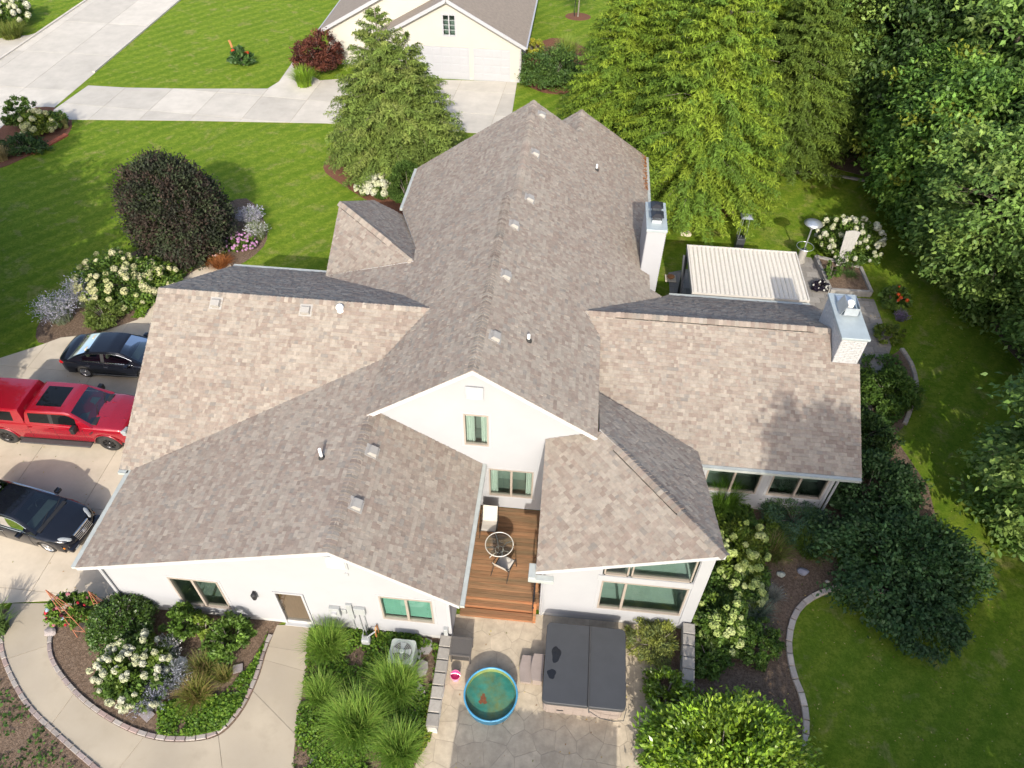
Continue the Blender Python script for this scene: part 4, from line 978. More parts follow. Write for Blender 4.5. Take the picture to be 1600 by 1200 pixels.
# --- red crew-cab pickup with bed cap
S = dict(paint="paint_red", x=[-3.2, -3.1, -2.6, 0, 2.2, 2.75, 2.95, 3.0], w=[.93, .98, 1.0, 1.01, 1.0, .97, .90, .80], sill=[.55, .52, .50, .52, .50, .55, .62, .68],
         belt=[1.36, 1.38, 1.38, 1.36, 1.33, 1.26, 1.16, 1.0], crown=.06, axle=(-2.1, 2.1), arch=.53, wheel=.43, tw=.29, rim=.26, spokes=8, rimmat="rim_dark", spw=.16, poke=.02,
         cabins=[dict(name="cab", x=[-.92, -.84, -.7, .75, .95, 1.75], roof=[1.36, 1.88, 1.94, 1.95, 1.90, 1.33], wb=.965, wr=.79, h=.62, lift=-.02, ws=(.98, 1.72), side=dict(r=(-.72, .08), f=(.22, 1.15)), pillar=(.08, .22), sideglass="privacy_glass", sun=(-.45, .55)),
                 dict(name="bed_cap", x=[-3.12, -3.0, -2.85, -1.15, -1.02, -.97], roof=[1.40, 1.86, 1.95, 1.97, 1.94, 1.40], wb=.965, wr=.83, h=.6, lift=-.02, side=dict(r=(-2.7, -1.35)), sideglass="privacy_glass")],
         seats=.15, seatmat="seat_grey", mirror_z=1.72, mirror=1.12, mw=.26, mh=.14, mz=1.36, mirmat="plastic_black", handles=(.05, -.8), handmat="paint_red", doors=(-.9, .15, 1.3))
TR, th, tb, ts = vehicle("pickup_truck", "red crew cab pickup truck with matching bed cap and sunroof on the driveway", "truck", (-19.58, 17.66), 1.0, S)
for s in (-1, 1):
    m = MB(); m.bbox((-1.45, s*1.10-.13, .40), (1.45, s*1.10+.13, .47), .03); m.build("running_board", "frame_grey").parent = TR
    m = MB(); m.bbox((2.66, min(s*.62, s*.93), .92), (3.0, max(s*.62, s*.93), 1.2), .05); m.build("headlight", "lamp_clear").parent = TR
    m = MB(); m.obox((1.62, s*.99, 1.06), (1, 0, .9), (0, 1, 0), (0, 0, 1), .1, .015, .03); m.build("fender_badge", "plastic_black").parent = TR
    m = MB()
    for a in (-2.1, 2.1):
        m.tube([(a+.55*math.cos(t), s*1.0, .43+.55*math.sin(t)) for t in np.linspace(.1, 3.04, 15)], .03, 6)
    m.build("arch_flare", "paint_red", None, smooth=True).parent = TR
m = MB(); m.bbox((2.93, -.6, .8), (3.03, .6, 1.18), .03); m.build("grille", "plastic_black").parent = TR
m = MB(); m.bbox((2.9, -.95, .5), (3.12, .95, .74), .05); m.build("bumper", "chrome").parent = TR
m = MB(); m.bbox((1.5, -.82, 1.345), (1.86, .82, 1.385), .02); m.build("cowl", "plastic_black").parent = TR
for y in (-.35, .3):
    m = MB(); m.tube([(1.72, y, 1.41), (1.5, y+.45, 1.52)], .014, 5); m.build("wiper", "plastic_black").parent = TR
for y in (-.4, .4):
    m = MB(); m.bar((1.95, y, 1.395), (2.8, y*.9, 1.30), .03, .02); m.build("hood_crease", "paint_red").parent = TR
# --- black saloon by the planting bed
S = dict(paint="paint_black", x=[-2.40, -2.34, -2.1, -1.4, 0, 1.3, 2.0, 2.3, 2.40], w=[.66, .78, .88, .92, .93, .92, .86, .74, .55], sill=[.42, .36, .28, .22, .20, .22, .26, .32, .4],
         belt=[.86, .94, .99, .98, .95, .90, .80, .70, .62], crown=.045, axle=(-1.36, 1.36), arch=.39, wheel=.33, tw=.23, rim=.22, spokes=10, rimmat="rim_silver",
         cabins=[dict(x=[-1.95, -1.5, -.9, -.1, .35, .75, 1.35], roof=[.97, 1.16, 1.36, 1.42, 1.39, 1.24, .92], wb=.93, wr=.70, h=.46, ws=(.42, 1.3), rw=(-1.72, -1.0), side=dict(r=(-1.25, -.42), f=(-.28, .85)), pillar=(-.42, -.28), trim=(-1.3, .95))],
         seats=-.15, seatmat="seat_tan", mirror_z=1.2, mirror=.78, mw=.2, mz=.98, mirmat="paint_black", handles=(-.25, -1.05), doors=(-1.0, -.33, .95))
V2, h2, b2, s2 = vehicle("black_saloon_car", "black saloon car with tan seats parked beside the white hydrangea bed", "car", (-19.15, 21.42), 1.2, S)
for s in (-1, 1):
    m = MB(); m.bbox((-2.36, min(s*.5, s*.84), .72), (-2.1, max(s*.5, s*.84), .88), .05); m.build("tail_light", "lamp_red").parent = V2
    m = MB(); m.bar((-2.38, s*.3, .45), (-2.2, s*.82, .45), .03, .03); m.build("bumper_trim", "chrome").parent = V2
    m = MB(); m.bbox((2.05, min(s*.5, s*.8), .62), (2.35, max(s*.5, s*.8), .74), .04); m.build("headlight", "lamp_clear").parent = V2
    m = MB(); m.bar((-1.0, s*.955, .34), (1.0, s*.955, .34), .02, .03); m.build("sill_trim", "chrome").parent = V2
# --- black saloon nearest the camera, angled
S = dict(paint="paint_black", x=[-2.30, -2.22, -2.0, -1.3, 0, 1.3, 1.9, 2.18, 2.28, 2.32], w=[.66, .78, .86, .89, .90, .89, .85, .74, .58, .42], sill=[.42, .36, .28, .22, .20, .22, .24, .28, .32, .36],
         belt=[.88, .96, 1.0, .98, .96, .92, .86, .76, .66, .58], crown=.05, axle=(-1.36, 1.36), arch=.37, wheel=.32, tw=.22, rim=.235, spokes=5, rimmat="rim_silver", spw=.26,
         cabins=[dict(x=[-1.9, -1.45, -.85, -.1, .25, .6, 1.15], roof=[.98, 1.18, 1.38, 1.43, 1.40, 1.27, .95], wb=.93, wr=.70, h=.46, ws=(.3, 1.1), rw=(-1.7, -.95), side=dict(r=(-1.2, -.42), f=(-.28, .72)), pillar=(-.42, -.28), trim=(-1.2, .8))],
         seats=-.3, seatmat="seat_grey", mirror_z=1.22, mirror=.66, mw=.2, mz=1.0, mirmat="paint_black", handles=(-.3, -1.1), doors=(-1.0, -.35, .85))
V3, h3, b3, s3 = vehicle("black_coupe_car", "black car angled across the driveway with silver grille and clear headlights", "car", (-18.66, 13.16), -10.2, S)
for s in (-1, 1):
    m = MB(); bm = bmesh.new(); bmesh.ops.create_uvsphere(bm, u_segments=16, v_segments=10, radius=1)
    for v in bm.verts: v.co = Vector((2.05+v.co.x*.23, s*(.60+v.co.y*.125-v.co.x*.10), .755+v.co.z*.08-v.co.x*.075))
    m.bm(bm); m.build("headlight", "lamp_clear", None, smooth=True).parent = V3
    m = MB(); m.bbox((2.04, min(s*.76, s*.81), .47), (2.14, max(s*.76, s*.81), .51), .015); m.build("side_marker", "lamp_amber").parent = V3
m = MB()
for k in range(5):
    z = .52+k*.05; xx = 2.40-k*.028; m.bar((xx-.02, -.36+k*.004, z), (xx, 0, z), .02, .022); m.bar((xx, 0, z), (xx-.02, .36-k*.004, z), .02, .022)
m.bar((2.27, -.37, .77), (2.27, .37, .77), .05, .03); m.build("grille", "chrome").parent = V3
m = MB(); m.tube([(2.37+.005, .075*math.cos(t), .63+.075*math.sin(t)) for t in np.linspace(0, 6.283, 17)], .009, 5)
for t in (1.571, 3.665, 5.76): m.bar((2.375, 0, .63), (2.375, .07*math.cos(t), .63+.07*math.sin(t)), .014, .01)
m.build("star_emblem", "chrome").parent = V3
m = MB(); m.bbox((2.16, -.78, .28), (2.40, .78, .46), .06); m.build("bumper", "paint_black", None, smooth=True, auto=40).parent = V3
for s in (-1, 1):
    m = MB(); m.bbox((2.36, s*.55-.1, .32), (2.41, s*.55+.1, .4), .02); m.build("fog_lamp", "lamp_clear").parent = V3
for y in (-.4, .25):
    m = MB(); m.tube([(1.12, y, .985), (.98, y+.5, 1.05)], .012, 5); m.build("wiper", "plastic_black").parent = V3
m = MB(); m.bbox((1.06, -.68, .955), (1.26, .68, .975), .008); m.build("cowl", "plastic_black").parent = V3
# ------------------------------------------------------------------ vegetation
pm("leaf", attr=True, rough=.55, var=.0, trans=.32, spec=.35)
pm("leaf_matte", attr=True, rough=.8, var=.0, trans=.28, spec=.15)
pm("needle", attr=True, rough=.7, var=.0, trans=.22, spec=.2)
pm("leaf_gloss", attr=True, rough=.32, var=.0, trans=.25, spec=.5)
pm("petal", attr=True, rough=.8, var=.10, scale=30, trans=.2, spec=.1)
pm("bark", (.115, .092, .075), rough=.95, var=.35, scale=6, bump=.02, bscale=14, stretch=(3, 3, .6))
pm("twig", (.21, .185, .155), rough=.95, var=.3, scale=8)
def unit(a): return a/np.maximum(1e-9, np.linalg.norm(a, axis=1, keepdims=True))
def leafmesh(name, c, d, nrm, s, asp, col, mat, parent, curl=.12):
    """rhombic leaves: centre c, pointing d, facing nrm, length s, folded a little along the midrib"""
    N = len(c); d = unit(d); b = unit(np.cross(nrm, d)); n = np.cross(d, b); s = np.asarray(s).reshape(-1, 1); w = s*asp/2
    v = np.empty((N, 4, 3), np.float32); v[:, 0] = c-d*s*.5; v[:, 1] = c-d*s*.05+b*w+n*s*curl; v[:, 2] = c+d*s*.5-n*s*curl*.6; v[:, 3] = c-d*s*.05-b*w+n*s*curl
    return npmesh(name, v.reshape(-1, 3), np.arange(N*4).reshape(-1, 4), col, mat, parent)
def pick(pal, n, r, jit=.14):
    pal = np.array(pal); pal[:, 2] *= np.where((pal[:, 1] > pal[:, 0]*1.1) & (pal[:, 1] > pal[:, 2]*2), .75, 1.); i = r.integers(0, len(pal), n); return pal[i]*1.32*(1+r.normal(0, jit, (n, 1)))
def crown_pts(r, n_clump, per, shape, spread, flat=.7, shell=.55):
    """clumps through the crown's volume, thicker towards its skin; shape(dir)->radius vector (uneven outline)"""
    u = unit(r.normal(size=(n_clump, 3))); rad_ = (shell+(1-shell)*r.random((n_clump, 1))**.5)
    C = shape(u)*rad_; idx = np.repeat(np.arange(n_clump), per); k = r.normal(size=(n_clump*per, 3))*spread; k[:, 2] *= flat
    return C[idx]+k, idx, unit(C)[idx]
def lumpy(R, H, r, amt=.22, zc=None, lo=-1.):
    ph = r.random((6, 3))*6.28; fr = r.normal(size=(6, 3))*2.2
    def f(u):
        l = 1+amt*np.sin(u @ fr.T+ph[:, 0]).mean(axis=1, keepdims=True)*1.8
        z = np.clip(u[:, 2:3], lo, 1); return np.concatenate([u[:, :2]*R, z*H], axis=1)*l
    return f
GREEN = [(.055, .105, .018), (.068, .125, .022), (.045, .088, .016), (.085, .145, .028)]
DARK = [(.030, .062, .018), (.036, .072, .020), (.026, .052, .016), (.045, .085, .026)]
def limbs(m, r, base, H, n, R, z0, rad0):
    """tapered trunk and limbs"""
    m.tube([base+Vector((0, 0, -.1)), base+Vector((.1, .05, H*.35)), base+Vector((0, .1, H*.7)), base+Vector((.05, 0, H*.95))], [rad0, rad0*.75, rad0*.4, rad0*.1], 9)
    for i in range(n):
        t = r.uniform(.2, .8); a = r.uniform(0, 6.28); p = base+Vector((0, 0, max(z0, H*t*.8))); L = R*r.uniform(.6, .95)*(1-.4*t)
        q = p+Vector((math.cos(a)*L*.5, math.sin(a)*L*.5, L*.3)); e = p+Vector((math.cos(a)*L, math.sin(a)*L, L*.4+r.uniform(-.3, .3)))
        m.tube([p, q, e], [rad0*.35*(1-t*.5), rad0*.2, rad0*.04], 6)
        for k in range(2):
            b = r.uniform(-.8, .8)+a; m.tube([q, q+Vector((math.cos(b)*L*.5, math.sin(b)*L*.5, L*.15))], [rad0*.12, rad0*.02], 5)
TREES = {}
def twigs(m, rr, H, R, n):
    """bare grey twigs that stick out of the crown"""
    for i in range(n):
        a = rr.uniform(0, 6.283); z = H*rr.uniform(.25, .8); L = R*rr.uniform(.75, 1.12); p = Vector((math.cos(a)*R*.35, math.sin(a)*R*.35, z)); e = Vector((math.cos(a)*L, math.sin(a)*L, z+rr.uniform(.2, 1.2)))
        mid = (p+e)/2+Vector((0, 0, rr.uniform(.1, .4))); m.tube([p, mid, e], [.03, .02, .006], 4)
        for k in range(4):
            f = rr.uniform(.4, .95); q = p.lerp(e, f)+Vector((0, 0, .2*(1-f))); b = a+rr.uniform(-.9, .9); m.tube([q, q+Vector((math.cos(b)*.7, math.sin(b)*.7, rr.uniform(-.1, .4)))], [.010, .003], 4)
def broad_tree(kind, loc, H, R, label, rot=0., sc=1., pal=GREEN, seed=1, clumps=420, per=80, leaf=.24, group=None, name="broadleaf_tree", lowskirt=.04, mat="leaf", accent=None):
    if kind not in TREES:
        r = np.random.default_rng(seed); t = empty(name, (0, 0, 0)); zc = H*(.5+lowskirt/2); hz = H*(.5-lowskirt/2)
        P, idx, out = crown_pts(r, clumps, per, lumpy(R, hz, r, .34), R*.082, .6, .5)
        P[:, 2] += zc; N = len(P); cc = pick(pal, clumps, r, .16)
        if accent is not None:
            k = r.random(clumps) < .045; cc[k] = np.array(accent)*(1+r.normal(0, .1, (k.sum(), 1)))
        col = np.clip(cc[idx]*(1+r.normal(0, .16, (N, 1))), .008, .6)
        d = unit(out*np.array([1, 1, .2])+r.normal(size=(N, 3))*.7+np.array([0, 0, -.25])); nr = unit(r.normal(size=(N, 3))*.55+np.array([0, 0, 1.])+out*.3)
        leafmesh("crown", P, d, nr, leaf*r.uniform(.65, 1.25, N), .52, col, mat, t)
        m = MB(); rr = random.Random(seed); limbs(m, rr, Vector((0, 0, 0)), H*.92, 16, R, H*.22, .16+.012*H); twigs(m, rr, H, R, 26 if kind == "wb" else 6); m.build("trunk", "bark", t, smooth=True)
        TREES[kind] = (t, H); root = t
    else:
        src, H0 = TREES[kind]; root = src.copy(); COL.objects.link(root)
        for ch in src.children:
            c = ch.copy(); COL.objects.link(c); c.parent = root; c.matrix_parent_inverse = ch.matrix_parent_inverse.copy()
        sc = sc*H/H0
    root.location = (loc[0], loc[1], 0); root.rotation_euler = (0, 0, rad(rot)); root.scale = (sc, sc, sc); tag(root, label, "tree", group); return root
def hemlock(kind, loc, H, R, label, rot=0, seed=1, nb=330, pal=None, group=None, tops=None):
    pal = pal or [(.125, .165, .028), (.105, .150, .026), (.145, .178, .030), (.082, .128, .024)]
    if kind not in TREES:
        r = np.random.default_rng(seed); t = empty("hemlock_tree", (0, 0, 0)); C = []; D = []; Nn = []; S = []; K = []; wood = MB()
        leaders = [(0, 0, 1.)]+(tops or [])
        for lx, ly, ls in leaders:
            h = H*ls; RR = R*(.62+.38*ls) if len(leaders) == 1 else R*ls
            wood.tube([(lx*.3, ly*.3, 0), (lx*.8, ly*.8, h*.4), (lx, ly, h*.75), (lx, ly, h*.99)], [.22*ls, .16*ls, .08*ls, .012], 8)
            for b in range(int(nb*ls/(len(leaders)**.4))):
                tt = 1-r.random()**.62*.96; z = h*(.05+.93*tt); a = r.uniform(0, 6.2832); L = RR*((1-tt)**.78*.98+.035)*r.uniform(.72, 1.12)
                rise = .32+.5*tt; droop = r.uniform(.28, .50); ns = max(5, int(L/.105)); dir_ = np.array([math.cos(a), math.sin(a), 0.]); sd = np.array([-math.sin(a), math.cos(a), 0.])
                if L > 1.6 and r.random() < .35:
                    wood.tube([(lx, ly, z), (lx+dir_[0]*L*.5, ly+dir_[1]*L*.5, z+L*(rise*.5-droop*.25)), (lx+dir_[0]*L*.85, ly+dir_[1]*L*.85, z+L*(rise*.85-droop*.72))], [.025, .014, .004], 4)
                cb = pick(pal, 1, r, .12)[0]
                q = .12+.88*(np.arange(ns)+.5)/ns; q = np.repeat(q, 10); M_ = len(q); s_ = np.where(np.arange(M_) % 2, 1., -1.)[:, None]; f = q[:, None]
                p = np.array([lx, ly, z])+dir_*L*f+np.array([0, 0, 1.])*(L*(rise*f-droop*f*f))
                wdt = ((.20+.34*(1-f))*min(1.2, L*.55)+.10)*r.uniform(.6, 1.2, (M_, 1)); o = r.uniform(.12, 1., (M_, 1))
                dd = unit(dir_*(.55+.3*r.random((M_, 1)))+sd*s_*.8+np.array([0, 0, 1.])*(-.12-.35*o+r.normal(size=(M_, 1))*.15))
                C.append(p+dd*wdt*o+r.normal(size=(M_, 3))*.02); D.append(dd+r.normal(size=(M_, 3))*.5); Nn.append(np.array([0, 0, 1.])+r.normal(size=(M_, 3))*.35+dir_*.3); S.append(.20*r.uniform(.5, 1.5, M_)); K.append(cb*(1+r.normal(size=(M_, 1))*.15))
        C, D, Nn, S, K = (np.concatenate(x_) for x_ in (C, D, Nn, S, K))
        leafmesh("crown", np.array(C), np.array(D), np.array(Nn), np.array(S), .24, np.clip(np.array(K), .01, .5), "needle", t, .05)
        wood.build("trunk", "twig", t, smooth=True); TREES[kind] = (t, H); root = t; sc = 1.
    else:
        src, H0 = TREES[kind]; root = src.copy(); COL.objects.link(root); sc = H/H0
        for ch in src.children:
            c = ch.copy(); COL.objects.link(c); c.parent = root; c.matrix_parent_inverse = ch.matrix_parent_inverse.copy()
    root.location = (loc[0], loc[1], 0); root.rotation_euler = (0, 0, rad(rot)); root.scale = (sc*(R/4.2 if False else 1),)*2+(sc,); tag(root, label, "tree", group); return root
hemlock("hl", G(614, 262)[:2], 9.4, 4.0, "tall green hemlock between the lawn and the neighbour's driveway", seed=3, nb=640, tops=[(1.4, .2, .86), (-.9, -.4, .7)], pal=[(.118, .162, .044), (.102, .146, .040), (.135, .170, .055), (.088, .130, .036)])
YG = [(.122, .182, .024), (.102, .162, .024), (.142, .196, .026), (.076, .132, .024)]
hemlock("hr", G(1078, 322)[:2], 13.5, 4.8, "tallest yellow-green hemlock beside the white chimney", seed=5, nb=900, pal=YG, group="hemlocks behind the house")
hemlock("hr", G(965, 232)[:2], 11.5, 3.6, "yellow-green hemlock overhanging the rear right corner of the roof", rot=70, group="hemlocks behind the house")
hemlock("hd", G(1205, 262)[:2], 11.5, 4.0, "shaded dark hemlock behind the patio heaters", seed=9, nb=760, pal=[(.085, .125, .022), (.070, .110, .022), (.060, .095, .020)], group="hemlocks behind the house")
hemlock("hr", G(1040, 262)[:2], 12.5, 4.0, "yellow-green hemlock in the middle of the group behind the roof", rot=160, group="hemlocks behind the house")
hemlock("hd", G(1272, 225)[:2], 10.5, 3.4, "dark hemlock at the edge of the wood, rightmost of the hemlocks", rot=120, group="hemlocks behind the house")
hemlock("hr", G(1150, 215)[:2], 12.5, 4.2, "hemlock at the back of the group touching the top of the photo", rot=250, group="hemlocks behind the house")
# woodland on the right
W = "woodland trees on the right"
MAPLE = [(.105, .195, .040), (.088, .172, .036), (.130, .215, .044), (.070, .140, .032)]
ASH = [(.115, .188, .052), (.095, .165, .046), (.145, .212, .062)]
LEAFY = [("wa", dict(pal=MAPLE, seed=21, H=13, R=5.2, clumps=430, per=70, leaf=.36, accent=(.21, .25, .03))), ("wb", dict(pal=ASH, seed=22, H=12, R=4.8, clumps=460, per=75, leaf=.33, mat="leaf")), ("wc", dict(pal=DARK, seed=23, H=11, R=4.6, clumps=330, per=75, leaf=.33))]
def wood(k, x, y, H, rot, label, thin=1.):
    kind, kw = LEAFY[k]; kw = dict(kw); H0 = kw.pop('H'); R = kw.pop('R')
    if kind not in TREES: broad_tree(kind, (x, y), H0, R, label, rot, group=W, sc=H/H0, **kw)
    else:
        o = broad_tree(kind, (x, y), H, R, label, rot, group=W); o.scale = (o.scale[0]*thin, o.scale[1]*thin, o.scale[2])
wood(0, 17.5, 52.0, 13, 20, "maple with a yellow-green spray at the top edge of the wood")
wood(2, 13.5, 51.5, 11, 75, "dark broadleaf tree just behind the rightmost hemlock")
wood(1, 22.5, 42.0, 12.5, 130, "grey-green ash with bare twigs in the middle of the wood")
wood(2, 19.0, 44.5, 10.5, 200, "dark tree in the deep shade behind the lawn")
wood(1, 25.0, 33.0, 12.5, 10, "ash overhanging the lawn at the right edge of the photo")
wood(0, 27.5, 50.0, 14, 250, "maple in the top right corner of the photo")
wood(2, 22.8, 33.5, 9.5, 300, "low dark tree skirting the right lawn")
wood(1, 30.0, 41.0, 13.5, 90, "tall ash at the right edge, behind the overhanging one")
wood(0, 22.5, 60.0, 13.5, 160, "broad maple at the top edge of the photo, far behind the lawn")
wood(2, 33.0, 58.0, 13, 40, "dark tree far back in the top right corner")
wood(0, 12.0, 61.0, 12.5, 300, "maple at the top edge right of the hemlocks")
wood(1, 22.0, 24.2, 8.5, 60, "small ash by the right lawn, lowest of the wood")
wood(1, 18.4, 16.6, 9.2, 215, "bright ash reaching in from the right edge beside the lawn")
wood(2, 29.5, 26.0, 11, 150, "tree outside the right edge behind the small dark one")
wood(2, 25.5, 18.5, 10.5, 350, "tree outside the right edge shading the lawn strip")
wood(1, 19.6, 29.5, 9.5, 45, "ash with low branches over the bend of the right lawn")
wood(0, 18.6, 36.5, 10.0, 110, "maple between the dark tree and the lawn's far end")
wood(1, 16.8, 47.0, 10.5, 190, "ash behind the lawn's far end next to the hemlocks")
wood(1, 26.5, 38.0, 11.5, 260, "ash behind the low dark tree")
wood(0, 21.0, 49.5, 12.0, 330, "maple in the second row above the lawn's far end")
# neighbours outside the picture that throw the shade seen in it
wood(0, 11.5, 1.1, 16.0, 30, "tree outside the lower right corner shading the sunroom roof", .50)
wood(2, 20.5, -3.5, 12.0, 110, "tree outside the right side shading the lower right lawn")
wood(2, 14.0, -4.6, 12.0, 10, "tree behind the camera shading the lower right lawn")
wood(0, -30.5, 18.5, 11.0, 200, "tree outside the left edge shading the front lawn")
wood(2, -28.2, 16.6, 12.0, 80, "tree outside the left edge between driveway and lawn")
wood(2, -34.5, 25.0, 11.5, 20, "tree outside the left edge near the street")
wood(1, -26.6, 12.8, 8.0, 20, "small tree outside the left edge beside the driveway")

# ---- shrubs
def shrub(name, label, cat, px, py, R, H, pal, n=130, per=55, leaf=.13, seed=None, mat="leaf", asp=.55, flowers=None, group=None, loc=None, shell=.6, lump=.25, sq=None, z=0, lowcut=-.15):
    p = Vector((loc[0], loc[1], z)) if loc else G(px, py, z)
    r = np.random.default_rng(seed if seed is not None else int(px*7+py*13) % 99991); t = empty(name, p, label, cat, group)
    sh = lumpy(R, H*.62, r, lump, lo=lowcut); P, idx, out = crown_pts(r, n, per, sh, R*.085, .75, shell); P[:, 2] += H*.38
    if sq: P[:, 0] *= sq[0]; P[:, 1] *= sq[1]
    P[:, 2] = np.abs(P[:, 2])+.02; N = len(P); cc = pick(pal, n, r, .13); col = np.clip(cc[idx]*(1+r.normal(0, .17, (N, 1))), .006, .7)
    d = unit(out+r.normal(size=(N, 3))*.6); nr = unit(np.array([0, 0, 1.])+out*.6+r.normal(size=(N, 3))*.5)
    leafmesh("foliage", P+np.array(p), d, nr, leaf*r.uniform(.65, 1.3, N), asp, col, mat, t)
    st = MB()
    for i in range(7):
        a = r.uniform(0, 6.28); st.tube([p+Vector((0, 0, -.05)), p+Vector((math.cos(a)*R*.3, math.sin(a)*R*.3, H*.4)), p+Vector((math.cos(a)*R*.6, math.sin(a)*R*.6, H*.7))], [.03, .02, .006], 5)
    st.build("stem", "twig", t)
    if flowers:
        nf, fs, fpal, kind = flowers; u = unit(r.normal(size=(nf*6, 3))); u = u[u[:, 2] > -.05]; u = u[np.argsort(-(u[:, 2]*.25-u[:, 1]*.2+r.random(len(u))))][:nf]
        Q = sh(u)*1.03; Q[:, 2] += H*.38
        if sq: Q[:, 0] *= sq[0]; Q[:, 1] *= sq[1]
        for k in range(len(Q)):
            c = fpal[k % len(fpal)]; me = flower_mesh(kind, c, k % 3); s = fs*r.uniform(.65, 1.3); dv = Vector(u[k]*np.array([1, 1, .6])+np.array([0, 0, .9])).normalized()
            M = Matrix.Translation(Vector(Q[k])+p) @ (dv.to_track_quat('Z', 'Y').to_matrix().to_4x4()) @ Matrix.Diagonal((s, s, s, 1))
            inst(me, t, M, "flower_head")
    return t
FM = {}
def flower_mesh(kind, c, var):
    key = (kind, c, var)
    if key in FM: return FM[key]
    r = np.random.default_rng(var+5); n = 150; u = unit(r.normal(size=(n, 3)))
    if kind == 'panicle': u[:, 2] = u[:, 2]*.9; P = u*np.array([.42, .42, .62])*(1-.42*np.clip(u[:, 2:3], 0, 1)); P[:, 2] += .35
    else: P = u*np.array([.5, .5, .38])
    col = np.clip(np.array(c)*(1+r.normal(0, .08, (n, 1))), 0, .85); core = MB()
    d = unit(r.normal(size=(n, 3))); o = leafmesh("flower", P, d, u, .30*r.uniform(.8, 1.3, n), .95, col, "petal", None, .08)
    me = o.data; bpy.data.objects.remove(o); FM[key] = me; return me
CREAM = [(.50, .50, .27), (.54, .53, .33), (.46, .48, .24)]; WHITE = [(.54, .55, .44), (.52, .53, .38), (.50, .52, .34)]; LIME = [(.44, .52, .18), (.50, .56, .25), (.40, .50, .16)]
HYD = [(.060, .110, .020), (.075, .130, .024), (.095, .145, .026), (.045, .085, .018)]
shrub("hydrangea", "large cream hydrangea in full bloom behind the black saloon", "hydrangea", 212, 450, 1.9, 1.5, HYD, 200, 60, .15, flowers=(110, 0.255, CREAM, 'ball'), sq=(1.15, 1.0))
shrub("hydrangea", "white panicle hydrangea in the curved front bed", "hydrangea", 214, 1056, 1.05, 1.3, HYD, 150, 60, .14, flowers=(80, .18, WHITE, 'panicle'))
shrub("hydrangea", "large white hydrangea behind the weathered arbour", "hydrangea", 1318, 398, 1.65, 1.9, HYD, 170, 60, .14, flowers=(85, 0.23, WHITE, 'panicle'))
shrub("hydrangea", "lime flowered hydrangea against the corner room's right wall", "hydrangea", 1150, 878, 1.05, 1.2, [(.10, .15, .022), (.13, .175, .028), (.07, .12, .02)], 130, 55, .13, flowers=(40, 0.235, LIME, 'panicle'), sq=(.85, 1.3))
shrub("hydrangea", "lime hydrangea beside the right stone wall", "hydrangea", 1122, 978, .95, 1.1, HYD, 120, 55, .13, flowers=(32, 0.226, LIME, 'ball'), sq=(.9, 1.1))
shrub("hydrangea", "white hydrangea between the entry porch and the round evergreen", "hydrangea", 588, 306, .9, 1.2, HYD, 80, 50, .13, flowers=(40, 0.289, WHITE, 'ball'))
shrub("hydrangea", "white hydrangea by the street in the top left corner", "hydrangea", 15, 40, 1.9, 1.9, HYD, 110, 50, .18, flowers=(46, 0.468, WHITE, 'panicle'))
shrub("hydrangea", "yellow-white flowering shrub in the small street corner bed", "hydrangea", 66, 205, 1.15, 1.2, [(.15, .19, .03), (.10, .15, .025)], 90, 50, .15, flowers=(34, 0.306, CREAM, 'ball'))
PURP = [(.040, .032, .026), (.050, .036, .028), (.034, .044, .024), (.044, .056, .028), (.030, .034, .024)]
t = shrub("copper_beech", "large round dark purple tree on the front lawn", "tree", 275, 400, 2.45, 4.55, PURP, 900, 60, .15, loc=(-20.15, 30.6), mat="leaf_matte", shell=.72, lump=.14, lowcut=-.75)
shrub("evergreen", "smooth egg shaped evergreen beside the house's left eave", "shrub", 640, 322, .95, 2.7, [(.045, .085, .020), (.055, .098, .024)], 260, 60, .10, mat="needle", shell=.85, lump=.05, asp=.35)
shrub("burgundy_shrub", "round burgundy red shrub at the neighbour's house corner", "shrub", 503, 112, 1.6, 2.7, [(.085, .028, .018), (.11, .036, .022), (.06, .022, .016)], 200, 55, .16, shell=.7)
shrub("privet_shrub", "dense green shrub by the neighbour's garage corner", "shrub", 862, 132, 2.0, 2.3, [(.065, .115, .028), (.05, .095, .03)], 220, 55, .16, shell=.7, sq=(1.1, .9))
shrub("gold_shrub", "small yellow shrub at the neighbour's garage wall", "shrub", 834, 88, .75, 1.3, [(.30, .29, .03), (.22, .24, .03)], 60, 40, .15)
shrub("street_shrub", "tall green shrub at the street corner bed", "shrub", 40, 200, 1.0, 1.9, [(.075, .13, .025), (.06, .11, .024)], 90, 50, .16)
shrub("street_shrub", "low dark shrub in front of the street corner bed", "shrub", 42, 236, 1.15, .9, DARK, 90, 50, .14, sq=(1.3, .8))
shrub("street_shrub", "green perennial clump at the right end of the street corner bed", "shrub", 92, 197, .8, 1.0, GREEN, 70, 45, .15)
shrub("boxwood", "clipped dark green boxwood ball under the garage window", "boxwood", 198, 985, .95, 1.25, [(.040, .080, .018), (.050, .092, .020)], 240, 60, .085, mat="leaf_gloss", shell=.86, lump=.07)
shrub("upright_shrub", "upright green shrub against the front wall, left of the pair", "shrub", 292, 985, .6, 1.2, GREEN, 70, 50, .11)
shrub("upright_shrub", "upright green shrub against the front wall, nearest the storm door", "shrub", 362, 1008, .75, 1.25, GREEN, 90, 50, .11)
shrub("upright_shrub", "light green shrub between the two upright shrubs", "shrub", 322, 990, .35, 1.0, [(.14, .20, .03), (.10, .16, .03)], 35, 45, .11)
